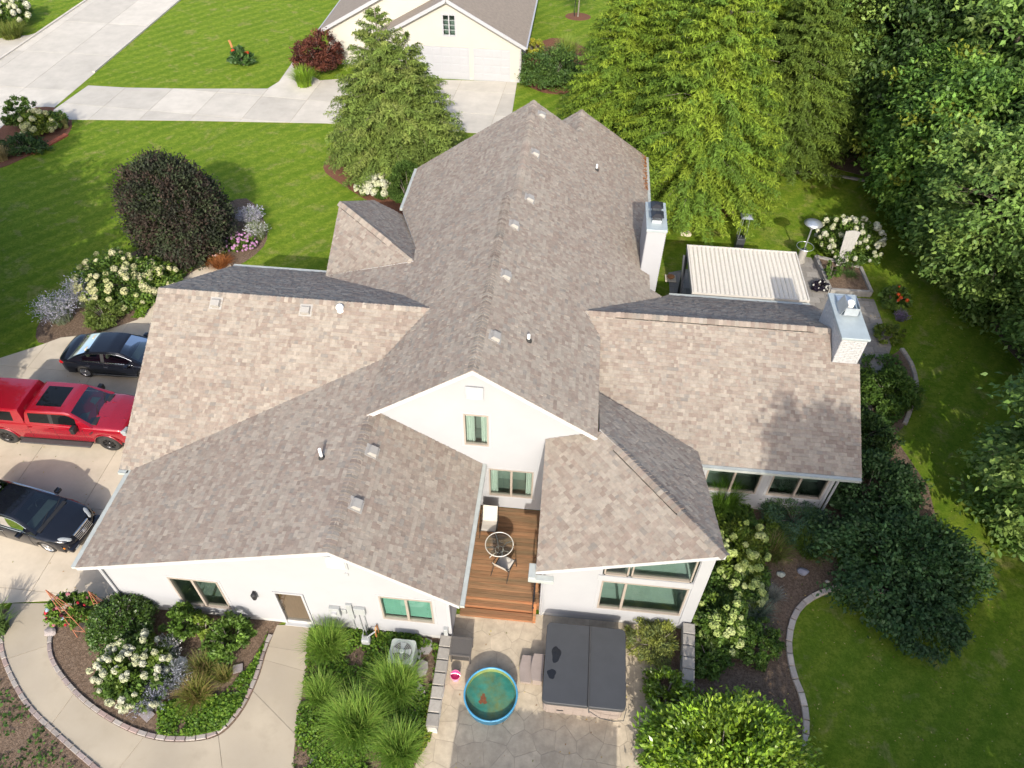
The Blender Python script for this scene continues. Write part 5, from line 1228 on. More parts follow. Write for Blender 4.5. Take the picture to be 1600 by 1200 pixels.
shrub("laurel", "big glossy bright green laurel at the patio's lower right", "laurel", 1140, 1130, 2.2, 2.2, [(.145, .245, .024), (.175, .272, .028), (.120, .21, .022), (.20, .285, .036)], 420, 55, .17, mat="leaf_gloss", asp=.42, loc=(5.5, 7.0), shell=.66, lump=.22, sq=(1.08, .95))
shrub("laurel", "small bright laurel spilling over the patio's paver border", "laurel", 1040, 1090, .75, .9, [(.125, .195, .024), (.105, .175, .02)], 90, 45, .13, mat="leaf_gloss", asp=.42)
shrub("laurel", "laurel at the bottom edge left of the white post cap", "laurel", 1045, 1190, .95, .9, [(.075, .14, .03), (.095, .165, .03)], 100, 45, .15, mat="leaf_gloss", asp=.42)
shrub("grey_shrub", "sprawling grey-green shrub beside the hot tub", "shrub", 1020, 1010, .85, .9, [(.14, .16, .055), (.12, .15, .07), (.17, .19, .05)], 90, 50, .12, mat="leaf_matte", asp=.25)
VIB = [(.042, .088, .034), (.052, .104, .040), (.034, .072, .028)]
shrub("viburnum", "very large dark green viburnum right of the sunroom", "viburnum", 1405, 850, 2.2, 2.0, VIB, 360, 55, .16, loc=(12.5, 14.7), shell=.6, lump=.4, sq=(1.05, 1.0))
shrub("viburnum", "dark viburnum against the sunroom's right corner", "viburnum", 1345, 760, 1.5, 2.0, VIB, 190, 55, .15, loc=(12.0, 17.6), shell=.7)
shrub("viburnum", "dark shrub lower right of the large viburnum", "viburnum", 1470, 950, 1.3, 1.5, [(.045, .088, .036), (.04, .08, .034)], 150, 50, .14, loc=(12.6, 12.6))
shrub("juniper", "blue green spreading juniper below the sunroom windows", "juniper", 1240, 815, 1.35, .9, [(.055, .105, .062), (.045, .09, .05), (.06, .11, .045)], 200, 55, .13, mat="needle", asp=.22)
shrub("bed_shrub", "leafy green shrub inside the curved edging by the right chimney", "shrub", 1385, 590, 1.3, 1.2, GREEN, 150, 50, .14, loc=(14.2, 23.2))
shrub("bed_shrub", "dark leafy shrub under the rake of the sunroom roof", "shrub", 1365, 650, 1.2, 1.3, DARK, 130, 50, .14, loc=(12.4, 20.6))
shrub("bed_shrub", "yellow-green shrub on the terrace behind the right chimney", "shrub", 1385, 530, .6, .8, [(.11, .15, .025), (.08, .12, .025)], 50, 45, .12)
shrub("bed_shrub", "bright green perennial at the foot of the large viburnum", "shrub", 1335, 890, .6, .6, [(.07, .15, .025), (.06, .13, .02)], 50, 45, .12)
shrub("canna", "leafy canna with orange flowers on the terrace corner", "canna", 1392, 478, .65, 1.1, [(.09, .14, .03), (.07, .12, .03)], 40, 30, .30, flowers=(5, 0.136, [(.55, .10, .03)], 'panicle'))
shrub("canna", "leafy plant with red flowers alone on the neighbour's lawn", "canna", 381, 102, .8, 1.2, [(.04, .085, .03), (.05, .1, .03)], 35, 30, .36, flowers=(3, .2, [(.50, .07, .03)], 'ball'))
shrub("vine", "climbing rose vine on the weathered arbour's left side", "vine", 1295, 440, .45, 1.6, GREEN, 40, 40, .1, lump=.3)
shrub("dark_coleus", "dark purple foliage plant with white flowers at the terrace", "plant", 1280, 452, .42, .5, [(.016, .012, .024), (.02, .016, .03)], 60, 45, .09, flowers=(14, 0.068, [(.7, .7, .66)], 'ball'))
shrub("basil_plant", "bright green herbs in the shadowed yard beside the left chimney", "plant", 1050, 430, .55, .7, [(.06, .17, .015), (.05, .15, .015)], 40, 40, .17, loc=(4.5, 27.0))
shrub("basil_plant", "green plants along the fence below the left chimney", "plant", 1060, 455, .6, .5, [(.05, .14, .015), (.04, .12, .015)], 40, 40, .15, loc=(4.9, 26.1), sq=(1.4, .6))

shrub("hydrangea", "small lime hydrangea between the two larger lime hydrangeas", "hydrangea", 1160, 930, .75, .9, HYD, 80, 50, .12, flowers=(18, .22, LIME, 'ball'))
shrub("bed_shrub", "leafy green shrub behind the bright laurel", "shrub", 1178, 1010, .75, .8, GREEN, 80, 50, .12)
shrub("bed_shrub", "low green shrub between the stone wall and the laurel", "shrub", 1105, 1035, .7, .7, GREEN, 70, 50, .12)
shrub("bed_shrub", "green mound beside the daylilies under the juniper", "shrub", 1200, 835, .6, .6, [(.09, .14, .022), (.075, .125, .022)], 60, 45, .11)
# ---- grasses and wispy perennials
pm("grass_blade", attr=True, rough=.6, var=0, trans=.3, spec=.3)
def grass(name, label, cat, px, py, R, H, n, pal, w=.012, seed=None, group=None, loc=None, tips=None, z=0, up=.55, seg=4):
    p = Vector((loc[0], loc[1], z)) if loc else G(px, py, z); r = np.random.default_rng(seed or int(px*3+py*11) % 9973); t = empty(name, p, label, cat, group)
    a = r.uniform(0, 6.283, n); lean = r.random(n)**.7; L = H*r.uniform(.75, 1.25, n); b_ = a+r.normal(0, 1.1, n); q_ = np.sqrt(r.random(n)); base = np.stack([np.cos(b_)*q_*R*.34, np.sin(b_)*q_*R*.34, np.zeros(n)], 1)+r.normal(size=(n, 3))*np.array([.03, .03, 0])*R
    dirv = np.stack([np.cos(a), np.sin(a), np.zeros(n)], 1); sd = np.stack([-np.sin(a), np.cos(a), np.zeros(n)], 1); V = np.empty((n, (seg+1)*2, 3), np.float32)
    for k in range(seg+1):
        f = k/seg; out = R*.8*lean[:, None]*(f*.45+f*f*.55); zz = L[:, None]*(f*(1+up)-f*f*up*(.6+lean[:, None]*.9)); c = base+dirv*out+np.array([0, 0, 1.])*np.maximum(zz, .015*f); ww = w*(1-f*.85)*r.uniform(.7, 1.3, (n, 1))
        V[:, 2*k] = c+sd*ww; V[:, 2*k+1] = c-sd*ww
    F = np.concatenate([np.stack([np.arange(n)*(seg+1)*2+2*k+j for j in (0, 1, 3, 2)], 1) for k in range(seg)]); col = pick(pal, n, r, .15); col = np.concatenate([col]*seg)
    npmesh("blades", V.reshape(-1, 3)+np.array(p), F, np.clip(col, .01, .7), "grass_blade", t)
    if tips:
        tp, m, sz = tips; idx = r.integers(0, n, m); f = r.uniform(.45, 1, m); lo = np.floor(f*seg).astype(int).clip(0, seg-1); c = V[idx, 2*lo]*(1-(f*seg-lo))[:, None]+V[idx, 2*lo+2]*(f*seg-lo)[:, None]+r.normal(size=(m, 3))*.02
        leafmesh("flower_spikes", c+np.array(p), dirv[idx]+r.normal(size=(m, 3))*.5+np.array([0, 0, .6]), r.normal(size=(m, 3))+np.array([0, 0, .5]), sz*r.uniform(.6, 1.4, m), .5, pick(tp, m, r, .12), "petal", t)
    return t
GG = [(.115, .205, .036), (.140, .232, .045), (.090, .17, .030), (.19, .265, .065)]
LAV = [(.34, .33, .40), (.30, .29, .38), (.38, .38, .40)]; SAGE = [(.17, .20, .13), (.14, .18, .11)]
MG = "maiden grasses in the middle bed"
grass("maiden_grass", "fountain of maiden grass right beside the storm door", "grass", 515, 1018, .95, 1.0, 900, GG, .012)
grass("maiden_grass", "maiden grass in front of the air conditioner", "grass", 620, 1080, 1.15, 1.05, 1100, GG, .012)
grass("maiden_grass", "largest maiden grass at the bottom of the middle bed", "grass", 560, 1140, 1.3, 1.1, 1200, GG, .012)
grass("maiden_grass", "maiden grass at the bottom edge next to the patio's left border", "grass", 625, 1178, 1.0, 1.0, 900, GG, .012)
grass("maiden_grass", "wispy grass at the left of the middle bed", "grass", 505, 1090, .8, .7, 600, GG, .012)
grass("lime_grass", "lime green grass clump at the neighbour's walk", "grass", 476, 134, 1.3, 1.1, 700, [(.17, .27, .03), (.14, .23, .03)], .02)
grass("lime_grass", "pale grass clump behind the neighbour's green shrub", "grass", 885, 95, 1.4, 1.5, 600, [(.19, .25, .06), (.16, .22, .05)], .02)
grass("russian_sage", "grey lavender sage at the end of the driveway bed", "sage", 98, 500, 1.25, 1.1, 420, SAGE, .008, tips=(LAV, 3200, .06))
grass("russian_sage", "second lavender sage behind the driveway bed's green shrub", "sage", 135, 475, 1.0, 1.2, 350, SAGE, .008, tips=(LAV, 2400, .06))
shrub("bed_perennial", "green perennial beside the black saloon's rear", "plant", 168, 502, .95, 1.0, [(.085, .125, .03), (.11, .15, .04)], 90, 50, .13, asp=.3)
grass("russian_sage", "lavender sage below the purple tree's right side", "sage", 395, 352, .9, .9, 350, SAGE, .01, tips=(LAV, 2200, .07))
grass("russian_sage", "pale sage behind the pink flowers", "sage", 405, 372, .8, .8, 300, [(.2, .24, .12), (.17, .21, .1)], .012, tips=([(.40, .40, .42)], 700, .07))
shrub("phlox", "mound of pink-purple phlox by the garage roof corner", "phlox", 378, 384, .75, .6, HYD, 50, 40, .1, flowers=(70, 0.116, [(.50, .27, .48), (.56, .33, .52)], 'ball'), sq=(1.2, .9))
shrub("pink_rose", "small pink flowering plant left of the phlox", "flowers", 338, 398, .6, .45, HYD, 40, 40, .1, flowers=(24, 0.082, [(.6, .35, .33), (.6, .5, .45)], 'ball'))
grass("rust_grass", "rust brown low plant at the edge of the garage roof", "grass", 345, 416, .9, .4, 600, [(.24, .095, .03), (.2, .075, .025)], .012)
grass("russian_sage", "silver sage sprig next to the white stone", "sage", 272, 1022, .55, .7, 260, [(.32, .32, .28), (.27, .28, .23)], .007, tips=([(.5, .48, .46)], 800, .05))
grass("russian_sage", "grey blue sage in the middle of the front bed", "sage", 274, 1068, .7, .7, 380, [(.15, .17, .16), (.13, .15, .14)], .008, tips=([(.25, .26, .30)], 1500, .045))
grass("russian_sage", "grey blue sage at the lower left of the front bed", "sage", 238, 1098, .75, .65, 380, [(.14, .16, .16), (.12, .14, .15)], .008, tips=([(.22, .23, .29)], 1500, .045))
grass("daylily", "brownish daylily clump in the middle of the front bed", "daylily", 322, 1048, .75, .55, 420, [(.10, .125, .03), (.16, .12, .05), (.08, .11, .025)], .012)
grass("daylily", "yellowish daylily clump near the front bed's edging", "daylily", 310, 1088, .8, .6, 420, [(.12, .14, .03), (.18, .14, .05)], .012)
grass("daylily", "small daylily near the storm door walk", "daylily", 352, 1060, .5, .45, 260, [(.10, .14, .03), (.15, .13, .04)], .011)
grass("daylily", "daylily clump left of the pair in the sunroom bed", "daylily", 1205, 868, .9, .7, 480, [(.065, .11, .02), (.09, .13, .025), (.15, .12, .05)], .013)
grass("daylily", "arching daylily clump at the centre of the sunroom bed", "daylily", 1262, 862, 1.0, .75, 560, [(.075, .13, .022), (.10, .155, .03)], .014)
grass("maiden_grass", "green grass fountain between the corner room and the sunroom", "grass", 1128, 795, .95, 1.2, 800, [(.07, .14, .022), (.085, .16, .025)], .011)
grass("lavender", "grey lavender tuft near the right lawn's edging", "lavender", 1205, 935, .55, .45, 260, [(.2, .21, .18), (.17, .18, .16)], .008)
grass("lavender", "silver green perennial beside the lime hydrangea", "lavender", 1178, 962, .8, .7, 380, [(.10, .14, .10), (.12, .15, .11)], .01)
grass("terrace_herbs", "herbs in the raised bed below the arbour", "herbs", 1325, 436, .5, .4, 300, [(.09, .15, .06), (.07, .13, .04)], .014)
grass("purple_catmint", "purple catmint by the terrace pavers", "catmint", 1405, 500, .5, .4, 240, [(.12, .13, .12)], .01, tips=([(.2, .15, .24)], 500, .06))
grass("yucca", "spiky yucca at the left edge of the walkway", "yucca", -2, 985, .9, .9, 160, [(.07, .12, .04), (.09, .14, .05)], .04)
grass("tan_grass", "tan grass at the left end of the street corner bed", "grass", 4, 250, .9, .8, 300, [(.28, .22, .10)], .02)
grass("street_grass", "green grass clump under the top left hydrangea", "grass", 20, 58, 1.9, .9, 700, [(.10, .14, .03), (.13, .15, .04)], .02)
grass("tan_grass", "pale reed clump beside the street bed's bricks", "grass", 104, 200, .4, .7, 200, [(.2, .2, .08)], .016)

# ---- ground cover: nobody could count these leaves
def cover(name, poly, n, h, leaf, pal, label, seed=1, mat="leaf", holes=()):
    r = np.random.default_rng(seed); T = tris_of(poly); A = np.array([abs((b[0]-a[0])*(c[1]-a[1])-(b[1]-a[1])*(c[0]-a[0]))/2 for a, b, c in T]); k = r.choice(len(T), n, p=A/A.sum()); TA = np.array(T)
    u, v = r.random(n), r.random(n); f = u+v > 1; u[f] = 1-u[f]; v[f] = 1-v[f]; P2 = TA[k, 0]+(TA[k, 1]-TA[k, 0])*u[:, None]+(TA[k, 2]-TA[k, 0])*v[:, None]
    nz = np.array([mnoise.noise(Vector((x*1.3, y*1.3, seed))) for x, y in P2]); keep = nz+r.normal(0, .12, n) > -.28; P2 = P2[keep]; nz = nz[keep]; N = len(P2)
    z = .03+(h*(.55+.6*nz))*np.sqrt(r.random(N)); P = np.concatenate([P2, np.maximum(z, .03)[:, None]], 1)
    col = pick(pal, N, r, .18)*(1+.25*nz[:, None]); o = leafmesh(name, P, r.normal(size=(N, 3))*np.array([1, 1, .4]), r.normal(size=(N, 3))*.45+np.array([0, 0, 1.]), leaf*r.uniform(.6, 1.3, N), .7, np.clip(col, .01, .5), mat, None)
    return tag(o, label, "ground cover", kind="stuff")
IVY = [(.060, .125, .014), (.080, .150, .018), (.045, .095, .012), (.11, .18, .022)]
cover("ground_cover", GP([(485, 985), (475, 1060), (466, 1120), (456, 1215), (640, 1215), (662, 1150), (668, 1100), (688, 1010), (640, 992), (540, 985)]), 15000, .28, .10, IVY, "green ground cover between the walk and the stone wall", 2)
cover("ground_cover", GP([(250, 1105), (300, 1085), (345, 1090), (395, 1040), (415, 1005), (420, 985), (400, 1050), (378, 1105), (345, 1143), (300, 1152), (248, 1150)]), 5000, .25, .10, IVY, "low green cover along the front bed's edging", 3)
cover("ground_cover", GP([(225, 498), (246, 466), (300, 424), (345, 396), (320, 392), (280, 405), (250, 440), (230, 470), (205, 500)]), 3500, .25, .12, [(.10, .18, .02), (.12, .2, .025), (.08, .15, .02)], "bright green strip between hydrangea bed and path", 4)
cover("ground_cover", GP([(694, 1010), (703, 1012), (690, 1090), (672, 1160), (650, 1190), (664, 1110)]), 1600, .12, .07, [(.13, .19, .02), (.2, .22, .025), (.09, .15, .02)], "yellow-green creeping plants at the foot of the stone wall", 5)
cover("ground_cover", GP([(0, 1040), (20, 1080), (80, 1150), (140, 1215), (-60, 1215), (-60, 1000)]), 600, .2, .12, [(.03, .07, .015), (.045, .09, .02)], "sparse dark plants in the lower left bed", 6)
cover("ground_cover", GP([(1345, 560), (1400, 560), (1425, 605), (1408, 655), (1350, 700), (1340, 640)]), 3000, .4, .14, [(.045, .095, .02), (.06, .12, .025)], "leafy perennials inside the curved chimney bed", 7)
cover("ground_cover", GP([(1095, 800), (1170, 790), (1200, 900), (1190, 990), (1130, 1010), (1080, 1000), (1090, 920)]), 6500, .6, .13, [(.05, .10, .02), (.07, .125, .025)], "leafy undergrowth around the lime hydrangeas", 8)
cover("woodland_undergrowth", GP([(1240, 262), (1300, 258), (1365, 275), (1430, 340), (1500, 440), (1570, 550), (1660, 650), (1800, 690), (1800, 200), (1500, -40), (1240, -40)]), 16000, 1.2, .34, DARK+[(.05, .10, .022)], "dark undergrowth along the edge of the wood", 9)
cover("weeds", GP([(820, 128), (870, 148), (960, 172), (940, 150), (860, 125)]), 1400, .15, .12, [(.10, .17, .03), (.08, .15, .03)], "low green plants below the neighbour's dense shrub", 10)
# ------------------------------------------------------------------ neighbour's house
pm("siding_cream", (.40, .385, .335), rough=.6, var=.03, scale=1.2)
pm("roof_grey", (.24, .205, .17), rough=.95, var=.18, scale=5, bump=.004, bscale=40, spec=.2)
NH = empty("neighbour_house", (-10, 58, 0), "cream neighbouring house with two white garage doors behind the hemlock", "house")
ny = 52.45
wall("garage_wall", (-14.6, ny), (-4.45, ny), [(0, 2.75), (5.02, 5.38), (10.15, 2.68)], parent=NH, mat="siding_cream", holes=[(-9.95+14.6, -9.05+14.6, 3.0, 4.5)], row=.16)
wall("side_wall", (-4.45, ny), (-4.45, 63), [(0, 2.6), (10.5, 2.6)], parent=NH, mat="siding_cream", row=.16)
wall("gable_wall", (-18.8, 54.0), (-6.0, 54.0), [(0, 2.6), (6.4, 5.9), (12.8, 2.6)], parent=NH, mat="siding_cream", row=.16)
wall("side_wall", (-18.8, 66), (-18.8, 54.0), [(0, 2.6), (12, 2.6)], parent=NH, mat="siding_cream", row=.16)
m = MB(); m.box((-18.7, 65.9, 0), (-4.5, 66, 2.7)); m.build("back_wall", "siding_cream", NH)
def slab(part, pts, mat, t=.16):
    n = len(pts); lo = [(x, y, z-t) for x, y, z in pts]; return MB().add(list(pts)+lo, [tuple(range(n)), tuple(range(n, 2*n))[::-1]]+[(n+i, n+(i+1) % n, (i+1) % n, i) for i in range(n)]).build(part, mat, NH)
def roof_rows(P, e, ud, rows, L, nrm):
    m = MB(); P, e, ud, nrm = Vector(P), Vector(e), Vector(ud), Vector(nrm)
    for k in range(rows):
        a = P+ud*(k*.16); m.add([a+nrm*.022, a+e*L+nrm*.022, a+e*L+ud*.165+nrm*.006, a+ud*.165+nrm*.006, a, a+e*L], [(0, 1, 2, 3), (4, 5, 1, 0)])
    return m
for x0, x1, xr, zr, ya, yb, nm in ((-15.1, -4.1, -9.58, 5.55, 52.1, 66.5, "garage_roof"), (-19.35, -5.5, -12.4, 6.15, 53.65, 66.6, "gable_roof")):
    for xe in (x0, x1):
        ze = zr-.532*abs(xr-xe); sg = 1 if xe > xr else -1
        o = slab(nm, [(xe, ya, ze), (xe, yb, ze), (xr, yb, zr), (xr, ya, zr)] if sg < 0 else [(xe, ya, ze), (xr, ya, zr), (xr, yb, zr), (xe, yb, ze)], "roof_grey")
        L = math.hypot(xr-xe, zr-ze); ud = Vector((xr-xe, 0, zr-ze))/L; nr = Vector((-ud.z*(-1 if sg > 0 else 1), 0, abs(ud.x)))
        tag(roof_rows((xe, ya, ze), (0, 1, 0), ud, int(L/.16), yb-ya, nr).build("shingles", "roof_grey", o), kind="stuff")
        m = MB(); m.bar((xe, ya-.02, ze-.1), (xr, ya-.02, zr-.1), .05, .22); m.build("rake_board", "trim_white", o)
        m = MB(); m.bar((xe+sg*.06, ya, ze-.07), (xe+sg*.06, yb, ze-.07), .12, .1); m.build("gutter", "trim_white", o)
for x0, x1 in ((-12.75, -8.15), (-7.85, -5.2)):
    d = MB(); d.box((x0, ny-.03, 0), (x1, ny+.02, 2.28)); d = d.build("garage_door", "trim_white", NH)
    for k in range(4):
        for j in range(4 if x1-x0 < 3 else 7):
            w_ = (x1-x0)/(4 if x1-x0 < 3 else 7); m = MB(); m.bbox((x0+j*w_+.06, ny-.05, .05+k*.56), (x0+(j+1)*w_-.06, ny-.028, .05+k*.56+.46), .01); m.build("door_panel", "trim_white", d)
window(-9.9, -9.1, 3.1, 4.4, ny, mull=(-9.5,), parent=NH, fmat="trim_white")
m = MB()
for z in (3.42, 3.75, 4.07): m.box((-9.9, ny+.01, z-.015), (-9.1, ny+.025, z+.015))
m.build("glazing_bar", "trim_white", NH)
m = MB(); m.tube([(-4.4, ny-.1, 2.5), (-4.5, ny-.08, 2.3), (-4.5, ny-.08, .1)], .05, 6); m.build("downspout", "trim_white", NH)

# ------------------------------------------------------------------ deck
pm("cedar", attr=True, rough=.75, var=.28, scale=5, bump=.003, bscale=30, stretch=(.35, 6, 2), color2=(.135, .105, .060), c2scale=.9, c2amt=.75, spec=.25)
DK = empty("deck", (-1.4, 13.5, 0), "reddish cedar deck with two steps between the house wings", "deck")
y = 11.78
while y < 15.36:
    k = random.uniform(.8, 1.2); xL = -2.74; m = MB(); m.bbox((xL, y+.004, .44), (-.03, y+.134, .478+random.uniform(-.002, .002)), .006, tuple(k*c for c in (.25, .135, .07))); m.build("deck_board", "cedar", DK); y += .14
for y0, z1, h in ((11.52, .32, .16), (11.24, .165, .14)):
    for j in range(2):
        m = MB(); m.bbox((-2.66, y0+j*.135+.003, z1-.04), (-.12, y0+j*.135+.13, z1), .006, (.24, .12, .06)); m.build("tread", "cedar", DK)
    m = MB(); m.box((-2.64, y0+.02, .02), (-.14, y0+.05, z1-.042), (.29, .125, .058)); m.build("riser", "cedar", DK)
m = MB(); m.box((-2.74, 11.74, .03), (-.03, 11.776, .47), (.29, .125, .058)); m.build("riser", "cedar", DK)
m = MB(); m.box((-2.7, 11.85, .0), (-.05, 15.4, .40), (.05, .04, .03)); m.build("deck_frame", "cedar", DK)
for yy in (11.30, 12.2):
    m = MB(); m.bbox((-.21, yy-.05, .0), (-.11, yy+.05, 1.32), .01, (.38, .15, .06)); m.build("post", "cedar", DK)
m = MB(); m.tube([(-.22, 11.2, 1.12), (-.22, 12.3, 1.42), (-.22, 13.1, 1.42)], .028, 8); m.build("handrail", "dark_metal", DK)
for yy in (13.05,): m = MB(); m.bbox((-.2, yy-.03, .45), (-.14, yy+.03, 1.42), .008); m.build("rail_post", "dark_metal", DK)
# glass table and sling chairs
pm("frame_pale", (.66, .64, .58), rough=.45, metal=.2, var=.05); pm("frame_dark", (.05, .047, .043), rough=.45, metal=.4, var=.1); pm("sling", (.50, .47, .42), rough=.8, var=.08, scale=30)
glass_mat("table_glass", (.78, .86, .84), .03)
tc = Vector((-1.56, 13.41, .48)); TB = empty("patio_table", tc, "round glass patio table with pale metal frame on the deck", "table")
m = MB(); m.tube([tc+Vector((.48*math.cos(t), .48*math.sin(t), .72)) for t in np.linspace(0, 6.2832, 41)], .018, 8); m.build("rim", "frame_pale", TB, smooth=True)
m = MB(); m.lathe([(.475, .725), (.0, .726)], tc, 40); m.build("glass_top", "table_glass", TB)
for k in range(4):
    a = k*math.pi/2+.4; d = Vector((math.cos(a), math.sin(a), 0)); m = MB()
    m.tube([tc+d*.46+Vector((0, 0, .70)), tc+d*.26+Vector((0, 0, .68)), tc+d*.14+Vector((0, 0, .5)), tc+d*.13+Vector((0, 0, .25)), tc+d*.3+Vector((0, 0, .1)), tc+d*.36+Vector((0, 0, .01))], .016, 8); m.build("leg", "frame_pale", TB, smooth=True)
m = MB(); m.tube([tc+Vector((.14*math.cos(t), .14*math.sin(t), .38)) for t in np.linspace(0, 6.2832, 21)], .012, 6); m.build("brace", "frame_pale", TB)
def sling_chair(loc, rz, label, tall=1.0, w=.27):
    root = empty("patio_chair", (loc[0], loc[1], .48), label, "chair", "sling chairs on the deck"); root.rotation_euler = (0, 0, rad(rz)); n = 8; vs = []
    prof = [(-.28, .42), (-.2, .43), (0, .40), (.18, .39), (.24, .45), (.30, .62), (.37, .82*tall), (.42, .98*tall)]
    for yy, z in prof: vs += [(-w, yy, z), (w, yy, z)]
    o = MB().add(vs, [(2*i, 2*i+1, 2*i+3, 2*i+2) for i in range(len(prof)-1)]).build("sling", "sling"); o.parent = root
    for s in (-1, 1):
        MB().tube([(s*w, yy, z) for yy, z in prof], .014, 6).build("side_rail", "frame_dark").parent = root
        MB().tube([(s*(w+.02), -.26, .42), (s*(w+.04), -.32, .0)], .013, 6).build("leg", "frame_dark").parent = root
        MB().tube([(s*(w+.02), .2, .40), (s*(w+.04), .42, .0)], .013, 6).build("leg", "frame_dark").parent = root
        MB().tube([(s*(w+.03), -.28, .2), (s*(w+.04), -.26, .62), (s*(w+.04), .2, .64), (s*w, .33, .7)], .015, 6).build("arm", "frame_dark").parent = root
    MB().tube([(-w, -.28, .42), (w, -.28, .42)], .012, 6).build("cross_bar", "frame_dark").parent = root
    return root
sling_chair((-2.03, 14.35), 0, "pale sling chair behind the glass table by the house wall", 1.02)
sling_chair((-1.32, 12.86), 158, "sling chair in front of the glass table, turned away", .95)

# ------------------------------------------------------------------ patio things
pm("spa_shell", (.27, .225, .20), rough=.6, var=.12, scale=4, stretch=(1, 1, 8)); pm("spa_cover", (.045, .048, .053), rough=.55, var=.12, scale=2.5, bump=.002, bscale=25); pm("wet", (.012, .013, .015), rough=.25, var=.1)
HT = empty("hot_tub", (1.53, 9.62, .026), "square hot tub under a dark grey folding cover", "hot tub")
x0, x1, y0, y1 = .33, 2.73, 8.42, 10.84
m = MB(); m.bbox((x0, y0, .026), (x1, y1, .82), .1); m.build("tub_shell", "spa_shell", HT)
for k in range(8):
    for side in (0, 1):
        w_ = (x1-x0-.2)/8; a = x0+.1+k*w_; m = MB(); yy = y0-.012 if side == 0 else y1-.01; m.box((a+.008, yy, .06), (a+w_-.008, yy+.022, .78)); m.build("side_slat", "spa_shell", HT)
for a, b in ((x0-.05, 1.64), (1.665, x1+.05)):
    bm = bmesh.new(); bmesh.ops.create_cube(bm, size=1.)
    for v in bm.verts: v.co = Vector((a+(v.co.x+.5)*(b-a), y0-.06+(v.co.y+.5)*(y1-y0+.12), .80+(v.co.z+.5)*.16))
    es = [e for e in bm.edges if abs(e.verts[0].co.z-e.verts[1].co.z) > .1 and (abs(e.verts[0].co.x-(x0-.05)) < .01 or abs(e.verts[0].co.x-(x1+.05)) < .01)]
    bmesh.ops.bevel(bm, geom=es, offset=.16, segments=6, profile=.5, affect='EDGES'); bmesh.ops.bevel(bm, geom=[e for e in bm.edges if abs(e.verts[0].co.z-.96) < .01 and abs(e.verts[1].co.z-.96) < .01], offset=.025, segments=3, profile=.5, affect='EDGES')
    m = MB(); m.bm(bm); m.build("cover_panel", "spa_cover", HT)
m = MB(); m.tube([(1.66, y1+.05, .9), (1.66, y1+.02, 1.0), (1.66, y0-.1, 1.0), (1.7, y0-.16, .8)], .02, 8); m.tube([(1.7, y0-.14, .85), (2.05, y0-.2, .55), (2.45, y0-.22, .48), (2.75, y0-.2, .55), (2.82, y0+.1, .75)], .014, 6); m.build("cover_lifter", "frame_grey", HT)
for cx, cy, a, b, s in ((.62, 9.85, .14, .26, 1), (.52, 9.23, .13, .15, 2)):
    n = 24; vs = []; r_ = random.Random(s); ph = r_.random()*6
    for k in range(n):
        t = 6.2832*k/n; q = 1+.12*math.sin(3*t+ph)+.07*math.sin(5*t); vs.append((cx+a*q*math.cos(t), cy+b*q*math.sin(t), .9635))
    MB().add(vs, [tuple(range(n))]).build("puddle", "wet", HT)
m = MB(); m.bbox((.75, y0-.03, .3), (.95, y0-.008, .36), .008); m.build("vent_plate", "dark_metal", HT)
SS = empty("spa_steps", (-.08, 9.6, .026), "taupe two tread spa steps on the left side of the hot tub", "steps")
for xa, xb, z in ((-.42, -.08, .24), (-.06, .26, .44)):
    n = 10; out = [(xa-.06*math.sin(math.pi*k/n), 9.18+.86*k/n) for k in range(n+1)]+[(xb, 10.04), (xb, 9.18)]
    MB().prism(out, z-.05, z).build("tread", "spa_shell", SS); MB().prism([(xa+.02, 9.22), (xb-.02, 9.22), (xb-.02, 10.0), (xa+.02, 10.0)], .026, z-.05).build("riser", "spa_shell", SS)
# paddling pool with murky water
pm("pool_blue", (.06, .25, .42), rough=.4, var=.08); pm("pool_liner", (.17, .22, .07), rough=.6, var=.3, scale=3)
def murky():
    m = pm("murky_water", (.032, .165, .125), rough=.06, var=.4, scale=2.2, color2=(.11, .12, .03), c2scale=1.6, c2amt=.8, spec=.5); return m
murky(); pm("leaf_litter", (.14, .05, .02), rough=.9, var=.4, scale=20)
PO = empty("paddling_pool", (-1.28, 8.62, .026), "round blue rimmed paddling pool full of green water", "pool"); pc = (-1.28, 8.62, .026)
m = MB(); m.lathe([(.77, 0), (.79, .1), (.81, .40), (.835, .43), (.83, .46), (.79, .46), (.775, .43)], pc, 48); m.build("pool_wall", "pool_blue", PO, smooth=True)
m = MB(); m.lathe([(.776, .43), (.76, .3), (.75, .05), (0, .04)], pc, 48); m.build("liner", "pool_liner", PO, smooth=True)
m = MB(); m.lathe([(.765, .27), (.4, .27), (0, .27)], pc, 48); m.build("water", "murky_water", PO)
n = 26; vs = []; rr = random.Random(4)
for k in range(n):
    t = 6.2832*k/n; q = rr.uniform(.5, 1.2); vs.append((pc[0]-.22+.14*q*math.cos(t), pc[1]-.12+.16*q*math.sin(t), .300))
MB().add(vs, [tuple(range(n))]).build("floating_debris", "leaf_litter", PO)
pm("pink_plastic", (.70, .06, .22), rough=.4, var=.06); pm("pink_light", (.75, .28, .42), rough=.4, var=.06)
b = G(712, 1060, .026); BK = empty("bucket", b, "small pink bucket beside the paddling pool", "bucket")
m = MB(); m.lathe([(.0, .0), (.115, .0), (.155, .26), (.165, .26), (.165, .27), (.15, .27)], b, 24); m.build("pail", "pink_light", BK, smooth=True, auto=40)
m = MB(); m.lathe([(.148, .255), (.13, .12), (0, .11)], b, 24); m.build("lining", "pink_plastic", BK, smooth=True)
m = MB(); m.tube([b+Vector((.16*math.cos(t), -.02+.05*math.sin(t), .27+.05*math.sin(t))) for t in np.linspace(0, 3.14, 11)], .006, 5); m.build("handle", "chrome", BK)
